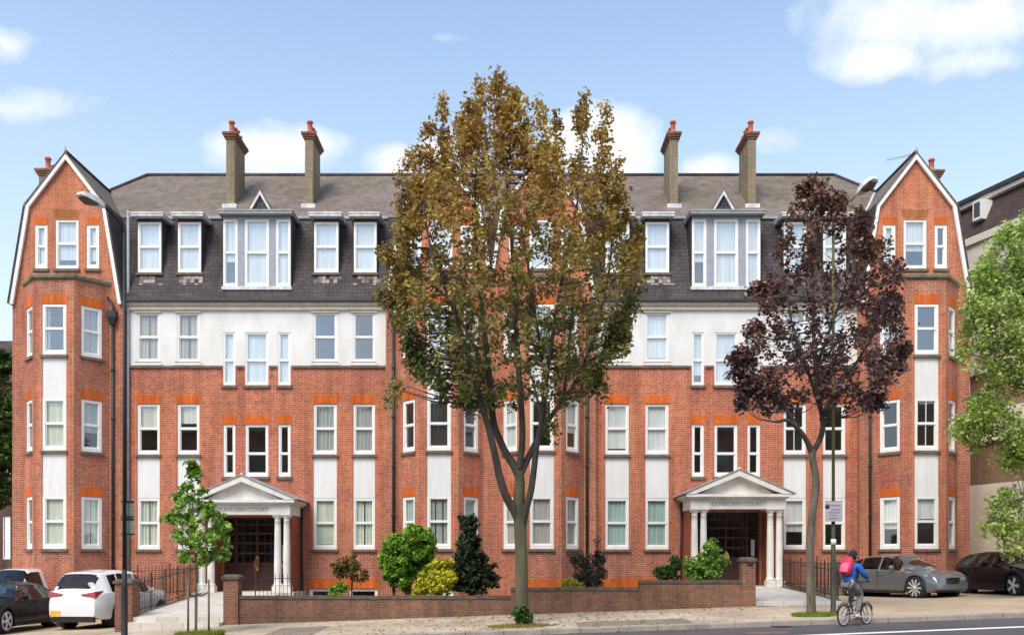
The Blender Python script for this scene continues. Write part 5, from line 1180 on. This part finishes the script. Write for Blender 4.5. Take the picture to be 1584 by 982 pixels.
    for s in (-1, 1):
        xx = F_-.22; y = s*(wid(xx)-.10)
        hl = MB(); hl.lathe((F_-.13, s*(wid(F_-.1)-.20), hz), [(.02,.10),(.10,.085),(.115,.04),(.115,-.1)], 16, axis='x')
        hl.build('headlight', 'clearlight', t, local=True)
        tl = MB(); xa = -F_+.02; ya = wid(-F_+.05)
        tl.hexa([(xa-.02,s*(ya-.46),hz+.06),(xa-.02,s*(ya-.02),hz+.04),(xa+.30,s*(ya+.055),hz+.10),(xa+.2,s*(ya-.46),hz+.06)] if s > 0 else [(xa-.02,s*(ya-.02),hz+.04),(xa-.02,s*(ya-.46),hz+.06),(xa+.2,s*(ya-.46),hz+.06),(xa+.30,s*(ya+.055),hz+.10)],
                [(xa+.0,s*(ya-.46),hz+.15),(xa-.0,s*(ya-.02),hz+.22),(xa+.34,s*(ya+.045),hz+.24),(xa+.2,s*(ya-.46),hz+.15)] if s > 0 else [(xa-.0,s*(ya-.02),hz+.22),(xa+.0,s*(ya-.46),hz+.15),(xa+.2,s*(ya-.46),hz+.15),(xa+.34,s*(ya+.045),hz+.24)])
        tl.build('tail_light', 'redlight', t, local=True)
        mx_ = gx[3]-.45; zb_ = interp(belt, mx_)
        m = MB(); m.lathe((mx_, s*(W/2+.06), zb_+.09), [(.02,-.06),(.075,-.045),(.09,0),(.085,.05),(.06,.06)], 12, axis='x'); m.box(mx_-.02, mx_+.03, *sorted((s*(W/2-.09), s*(W/2+.0))), zb_+.03, zb_+.06); m.build('wing_mirror', paint, t, local=True)
        # door seams and handles
        for dxx in spec.get('doors', []):
            MB().box(dxx-.006, dxx+.006, *sorted((s*(W/2-.03), s*(W/2+.0025))), sill+.12, interp(belt,dxx)-.03).build('door_seam', 'trim', b, local=True)
            MB().box(dxx+.08, dxx+.26, *sorted((s*(W/2-.02), s*(W/2+.02))), .76, .79).build('door_handle', paint if paint != 'paint_grey' else 'chrome', b, local=True)
        MB().box(wrx+ah+.02, wfx-ah-.02, *sorted((s*(W/2-.1), s*(W/2-.015))), sill-.06, sill+.03).build('side_skirt', 'trim', b, local=True)
    MB().box(F_-.10, F_-.02, -W/2*.55, W/2*.55, .30, .42).build('lower_grille', 'trim', t, local=True)
    MB().box(-F_+.02, -F_+.12, -W/2*.72, W/2*.72, .22, .36).build('rear_valance', 'trim', t, local=True)
    g = MB(); gw = .30; 
    g.box(F_-.12, F_+.0, -gw, gw, hz-.13, hz+.06); g.build('grille', 'trim', t, local=True)
    g = MB(); 
    for k in range(8): g.box(F_-.02, F_+.012, -gw+.02+k*.08, -gw+.04+k*.08, hz-.13, hz+.06)
    g.box(F_-.03, F_+.015, -gw-.02, gw+.02, hz+.062, hz+.085); g.build('grille_bars', 'chrome', t, local=True)
    if paint != 'paint_grey': MB().box(F_-.01, F_+.018, -.26, .26, .40, .51).build('number_plate', 'whiteplate', t, local=True)
    if rear_plate: 
        pz = rear_plate; pl = MB().box(-F_-.012, -F_+.03, plate_y-.16, plate_y+.16, pz-.03, pz+.15).build('number_plate', 'yellowplate', t, local=True)
    return t
SED = dict(top=[(-2.4,.86),(-2.25,.98),(-1.75,1.02),(-1.0,1.38),(-.4,1.44),(.25,1.42),(1.05,1.0),(1.7,.92),(2.15,.80),(2.4,.66)],
           belt=[(-2.4,.84),(-1.8,.95),(0,.93),(1.1,.90),(1.8,.84),(2.4,.60)], wf=1.48, wr=-1.38, glass=(-1.72,-1.02,.28,1.05), panes=[(-1.35,-.98),(-.93,-.12),(-.04,.85)], doors=[-.98,-.08], light=.62)
SUVS = dict(top=[(-2.4,1.02),(-2.3,1.16),(-2.12,1.47),(-1.92,1.70),(-.9,1.79),(.2,1.74),(1.05,1.18),(1.9,1.08),(2.25,.95),(2.4,.75)],
            belt=[(-2.4,1.0),(-2.0,1.12),(0,1.05),(1.1,1.0),(1.9,.95),(2.4,.68)], wf=1.45, wr=-1.38, glass=(-2.30,-1.92,.25,1.05), panes=[(-1.62,-1.15),(-1.08,-.12),(-.04,.82)], doors=[-1.0,-.08], light=.93, sill=.30, tumble=.22)
HAT = dict(top=[(-2.05,.92),(-1.95,1.05),(-1.45,1.34),(-.7,1.42),(.15,1.41),(.95,1.0),(1.5,.92),(1.85,.82),(2.05,.66)],
           belt=[(-2.05,.90),(-1.6,.96),(0,.92),(1.0,.88),(1.5,.84),(2.05,.6)], wf=1.28, wr=-1.24, glass=(-1.95,-1.45,.18,.95), panes=[(-1.35,-.62),(-.54,.72)], doors=[-.58], light=.66)
VAN = dict(top=[(-2.1,1.5),(-2.0,1.68),(-1.0,1.74),(.8,1.72),(1.35,1.2),(1.7,1.1),(2.1,.8)], belt=[(-2.1,1.05),(0,1.05),(1.4,1.0),(2.1,.7)], wf=1.35, wr=-1.3, glass=(-2.08,-1.98,.8,1.35), panes=[(.1,1.05)], doors=[0], light=.8)
def place(near_x, near_y, head_deg, lx, ly):    # local point (lx,ly) goes to the given world point
    h = R(head_deg); return (near_x-(lx*math.cos(h)-ly*math.sin(h)), near_y-(lx*math.sin(h)+ly*math.cos(h)))
x, y = -13.07, 27.55+2.4
car('parked_car', 'white sport utility car seen from behind, left of the left brick pier', (x-.03, y, E-2.06), R(85), 4.8, 1.9, SUVS, 'paint_white', 'alloy_dark', wr=.36, rear_plate=.42, plate_y=.52)
car('parked_car', 'black saloon at the left edge of the photo with its nose towards the road', (-15.75, 28.35, E-2.09), R(-90), 4.7, 1.8, SED, 'paint_black', 'alloy', spokes=5)
car('parked_van', 'white van at the far left edge behind the black saloon', (-17.65, 33.2-.2, E-2.0), R(-90), 4.2, 1.7, VAN, 'paint_white', 'alloy')
bpy.data.objects['parked_van']['category'] = 'van'
x, y = place(12.95, 29.5, -67, 1.48, -.78)
car('parked_car', 'silver grey saloon parked behind the cyclist, in front of the right-hand bay', (x+.12, y, E-1.21), R(-67), 4.45, 1.76, dict(SED, round=1.15), 'paint_grey', 'alloy', spokes=10, wr=.36)
x, y = place(15.95, 28.9, -82, 1.28, -.78)
car('parked_car', 'black hatchback with silver rear wheel, right of the silver grey saloon', (x, y, E-1.10), R(-82), 4.1, 1.76, HAT, 'paint_black', 'alloy', spokes=5, wr=.34)
x, y = place(18.4, 28.9, -84, 1.28, -.78)
car('parked_car', 'dark car at the right edge of the photo beyond the black hatchback', (x, y, E-1.02), R(-84), 4.1, 1.76, HAT, 'paint_black', 'alloy_dark', spokes=5, wr=.34)
# ------------------------------------------------------------------ cyclist
bikeX, bikeY = X_(1304.7, 20.75), 20.75; hd = R(38)
groad = rz_(bikeX+.4, bikeY+.2)
def skin(name, verts, edges, radii, m, parent, sub=2):
    me = bpy.data.meshes.new(name); me.from_pydata([tuple(v) for v in verts], edges, []); me.materials.append(M[m])
    ob = bpy.data.objects.new(name, me); COL.objects.link(ob); ob.parent = parent
    md = ob.modifiers.new('skin', 'SKIN'); md.use_smooth_shade = True
    for i, r in enumerate(radii):
        sv = me.skin_vertices[0].data[i] if me.skin_vertices else None
        if sv: sv.radius = r if isinstance(r, tuple) else (r, r)
    if me.skin_vertices: me.skin_vertices[0].data[0].use_root = True
    ob.modifiers.new('sub', 'SUBSURF').levels = sub; ob.modifiers['sub'].render_levels = sub
    return ob
M['skin'] = mat('skin', (.50,.30,.21), .6, .08, 20); M['jacket'] = mat('blue_jacket', (.015,.10,.42), .75, .25, 9, bump=.3, bscale=18); M['trousers'] = mat('grey_trousers', (.20,.18,.17), .85, .25, 9, bump=.4, bscale=14)
M['hair'] = mat('black_hair', (.012,.012,.02), .8, .3, 30); M['shoe'] = mat('pale_shoe', (.62,.58,.58), .6, .1, 20); M['bag'] = mat('red_backpack', (.55,.012,.03), .65, .25, 9, c2=(.72,.04,.10)); M['frame'] = mat('dark_bicycle_frame', (.03,.035,.04), .35, .2, 10)
bk = thing('bicycle', 'small wheeled dark bicycle ridden along the kerb', 'bicycle', (bikeX, bikeY, groad), hd)
WB, wrad = .95, .25
for nm, wx in (('wheel', 0), ('wheel', WB)):
    c = Vector((wx, 0, wrad)); n = 40
    tor = MB(); 
    for rr_, tr in ((wrad-.018, .018),):
        vs = []; 
        for i in range(n):
            a = 2*math.pi*i/n
            for j in range(8):
                b = 2*math.pi*j/8; vs.append((c.x+(rr_+tr*math.cos(b))*math.cos(a), tr*math.sin(b), c.z+(rr_+tr*math.cos(b))*math.sin(a)))
        tor.add(vs, [(i*8+j, i*8+(j+1)%8, ((i+1)%n)*8+(j+1)%8, ((i+1)%n)*8+j) for i in range(n) for j in range(8)], True)
    w = tor.build('wheel', 'tyre', bk, local=True)
    h = MB(); h.lathe(c, [(.022,-.045),(.022,.045)], 10, axis='y'); h.build('hub', 'alloy', w, local=True)
    s = MB()
    for k in range(20):
        a = 2*math.pi*k/20; s.tube([c+Vector((0,.03*(-1)**k,0)), c+Vector(((wrad-.035)*math.cos(a),0,(wrad-.035)*math.sin(a)))], .0018, 3, cap=False)
    s.build('spokes', 'alloy', w, local=True, kind='stuff')
    r = MB(); r.lathe(c, [(wrad-.034,-.01),(wrad-.034,.01),(wrad-.046,.01),(wrad-.046,-.01),(wrad-.034,-.01)], 32, axis='y', cap=False); r.build('rim', 'alloy', w, local=True)
    m = MB(); m.tube([(wx+(wrad+.03)*math.cos(R(a)), 0, wrad+(wrad+.03)*math.sin(R(a))) for a in range(20, 171, 15)], .012, 6); m.build('mudguard', 'frame', bk, local=True)
fm = MB(); BBp = Vector((.40,0,.29))
def T(*p, r=.017): fm.tube([Vector(q) for q in p], r, 8)
T((.40,0,.29),(.26,0,.62),(.20,0,.86)); T((.40,0,.29),(.74,0,.56), r=.024); T((.28,0,.55),(.75,0,.62), r=.016)
for s in (-1, 1): T((.40,s*.03,.29),(0,s*.06,.25), r=.010); T((.27,s*.02,.58),(0,s*.06,.25), r=.009); T((.80,s*.045,.50),(.95,s*.05,.25), r=.011)
T((.73,0,.50),(.76,0,.66),(.70,0,1.0), r=.018); T((.80,-.045,.50),(.80,.045,.50), r=.02)
fm.build('frame', 'frame', bk, local=True)
MB().tube([(.62,-.27,1.02),(.69,-.15,1.02),(.70,0,1.0),(.69,.15,1.02),(.62,.27,1.02)], .013, 8).build('handlebar', 'frame', bk, local=True)
sd = MB(); sd.add([(.08,-.07,.88),(.08,.07,.88),(.2,.05,.9),(.34,.015,.88),(.34,-.015,.88),(.2,-.05,.9),(.1,0,.84),(.3,0,.86)], [(0,5,2,1),(5,4,3,2),(0,1,6),(1,2,3,7,6),(0,6,7,4,5),(3,4,7)]); sd.build('saddle', 'trim', bk, local=True)
ck = MB(); ck.lathe((.40,-.055,.29), [(.075,-.006),(.075,.006)], 20, axis='y'); ck.tube([(.40,-.07,.29),(.33,-.09,.165)], .011, 6); ck.tube([(.40,.07,.29),(.47,.09,.415)], .011, 6); ck.build('crankset', 'alloy', bk, local=True)
for (x, y, z) in ((.33,-.14,.165),(.47,.14,.415)): MB().box(x-.045,x+.045,y-.05,y+.05,z-.012,z+.012).build('pedal', 'trim', bk, local=True)
MB().tube([(.40,-.06,.365),(.0,-.05,.285)], .004, 4).tube([(.40,-.06,.215),(.0,-.05,.215)], .004, 4).build('chain', 'iron', bk, local=True, kind='stuff')
pr = thing('person', 'cyclist in blue jacket and grey trousers riding along the kerb with a red backpack', 'person', (bikeX, bikeY, groad), hd)
hip = Vector((.17,0,.95)); chest = Vector((.30,0,1.25)); neck = Vector((.37,0,1.43)); head = Vector((.42,0,1.60))
V = []; Ed = []; Ra = []
def v(p, r, prev=None): V.append(Vector(p)); Ra.append(r); 
# body: one continuous skinned figure
V = [hip, (.23,0,1.08), chest, (.35,0,1.36), (.385,0,1.46), (.41,0,1.53), (.425,0,1.60), (.42,0,1.665)]; Ra = [.12,.12,.135,.11,.05,.06,.085,.06]; Ed = [(i,i+1) for i in range(7)]
hands = {}
for s in (-1, 1):
    b0 = len(V); V += [(.33,s*.17,1.36), (.42,s*.25,1.17), (.58,s*.25,1.09), (.645,s*.24,1.055)]; Ra += [.062,.048,.036,.026]; Ed += [(3,b0),(b0,b0+1),(b0+1,b0+2),(b0+2,b0+3)]
    b1 = len(V)
    if s < 0: leg = [(.19,-.10,.93),(.50,-.13,.72),(.34,-.13,.27)]
    else: leg = [(.19,.10,.93),(.60,.12,.86),(.46,.12,.50)]
    V += leg; Ra += [.085,.058,.04]; Ed += [(0,b1),(b1,b1+1),(b1+1,b1+2)]
body = skin('body', V, Ed, Ra, 'skin', pr)
jk = skin('jacket', [hip+Vector((.02,0,.0)), (.23,0,1.06), chest, (.34,0,1.37), (.37,0,1.44), (.33,-.18,1.36), (.42,-.26,1.17), (.60,-.25,1.085), (.33,.18,1.36), (.42,.26,1.17), (.60,.25,1.085)],
          [(0,1),(1,2),(2,3),(3,4),(3,5),(5,6),(6,7),(3,8),(8,9),(9,10)], [(.15,.15),(.15,.14),(.17,.15),(.14,.12),(.075,.075),.085,.068,.045,.085,.068,.045], 'jacket', pr)
tr = skin('trousers', [hip+Vector((.03,0,.02)), (.19,-.10,.93), (.36,-.125,.83), (.50,-.13,.72), (.42,-.13,.50), (.35,-.13,.30), (.19,.10,.93), (.42,.12,.895), (.60,.12,.86), (.53,.12,.68), (.47,.12,.52)],
          [(0,1),(1,2),(2,3),(3,4),(4,5),(0,6),(6,7),(7,8),(8,9),(9,10)], [.105,.11,.10,.082,.07,.06,.11,.10,.082,.07,.06], 'trousers', pr)
for (x, y, z) in ((.34,-.13,.235),(.46,.125,.485)):
    skin('shoe', [(x-.03,y,z+.02),(x+.0,y,z-.01),(x+.10,y,z-.025),(x+.17,y,z-.03)], [(0,1),(1,2),(2,3)], [.042,.046,.042,.03], 'shoe', pr)
# hands with fingers closed round the grips
for s in (-1, 1):
    c = Vector((.645,s*.235,1.045)); 
    skin('hand', [c+Vector((-.05,0,.02)), c+Vector((-.01,0,.012))]+[q for f in range(4) for q in (c+Vector((.022,s*(.03-.02*f),.012)), c+Vector((.045,s*(.031-.021*f),-.008)), c+Vector((.028,s*(.031-.021*f),-.035)))]+[c+Vector((.0,-s*.035,-.005)), c+Vector((.02,-s*.05,-.025))],
         [(0,1)]+[e for f in range(4) for e in ((1,2+3*f),(2+3*f,3+3*f),(3+3*f,4+3*f))]+[(1,14),(14,15)], [.026,.028]+[.010,.009,.008]*4+[.012,.009], 'skin', pr, 1)
# hair / hood, ears, nose, eyes
hr = MB(); hc = Vector((.405,0,1.615)); vs = []; n = 18; mrow = 9
for i in range(mrow+1):
    th = math.pi*.78*i/mrow
    for j in range(n):
        a = 2*math.pi*j/n; k = 1.0 if math.cos(a) < .2 else .93; low_ = 1 if i < 5 or math.cos(a) < .3 else .55
        vs.append(hc+Vector((.118*math.sin(th*low_)*math.cos(a)*k-.01, .098*math.sin(th*low_)*math.sin(a), .128*math.cos(th*low_)))*(1+.04*math.sin(7*a+i)))
hr.add(vs, [(i*n+j, i*n+(j+1)%n, (i+1)*n+(j+1)%n, (i+1)*n+j) for i in range(mrow) for j in range(n)], True); hr.build('hair', 'hair', pr, local=True)
for s in (-1, 1):
    MB().lathe((.405,s*.088,1.60), [(.004,-.012),(.024,-.006),(.026,.004),(.01,.012)], 8, axis='y').build('ear', 'skin', pr, local=True)
    MB().lathe((.500,s*.032,1.612), [(.002,-.006),(.011,0),(.002,.008)], 8, axis='x').build('eye', 'hair', pr, local=True)
MB().add([(.50,-.012,1.615),(.50,.012,1.615),(.528,0,1.575),(.505,-.017,1.572),(.505,.017,1.572)], [(0,2,1),(0,3,2),(1,2,4),(2,3,4)]).build('nose', 'skin', pr, local=True)
MB().box(.497,.508,-.022,.022,1.545,1.552).build('mouth', 'bag', pr, local=True)
bp = thing('backpack', 'red and pink backpack worn on the back of the cyclist', 'backpack', (bikeX, bikeY, groad), hd)
b = MB(); ax = (neck-hip).normalized(); bx_ = Vector((-ax.z,0,ax.x)); cc = chest+bx_*.195+ax*.06
lv = [(-.22,.09,.05),(-.18,.13,.08),(-.05,.14,.10),(.10,.135,.09),(.18,.11,.065),(.22,.06,.035)]; vs = []; n = 16
for (h, w, d) in lv:
    for j in range(n):
        a = 2*math.pi*j/n; ca, sa = math.cos(a), math.sin(a); sg = lambda q: math.copysign(abs(q)**.65, q)
        vs.append(cc+ax*h+bx_*(d*sg(ca))+Vector((0,w*sg(sa),0)))
b.add(vs, [(i*n+j, i*n+(j+1)%n, (i+1)*n+(j+1)%n, (i+1)*n+j) for i in range(len(lv)-1) for j in range(n)], True); b.add(vs[:n], [tuple(range(n))[::-1]]); b.add(vs[-n:], [tuple(range(n))])
bb = b.build('bag', 'bag', bp, local=True)
q = MB(); vs = []
for (h, w, d) in [(-.20,.10,.05),(-.12,.11,.07),(.0,.105,.06),(.04,.08,.02)]:
    for j in range(12):
        a = 2*math.pi*j/12; vs.append(cc+bx_*.075+ax*h+bx_*(d*math.cos(a))+Vector((0,w*math.sin(a),0)))
q.add(vs, [(i*12+j, i*12+(j+1)%12, (i+1)*12+(j+1)%12, (i+1)*12+j) for i in range(3) for j in range(12)], True); q.build('front_pocket', mat('pink_pocket', (.78,.12,.22), .6), bp, local=True)
for s in (-1, 1): MB().tube([cc+ax*.17+Vector((.0,s*.1,0))-bx_*.02, neck+Vector((.0,s*.11,-.02)), chest+Vector((.12,s*.12,.02)), chest+Vector((.07,s*.14,-.15)), cc-ax*.18+Vector((0,s*.1,0))-bx_*.03], .016, 6).build('strap', 'trim', bp, local=True)
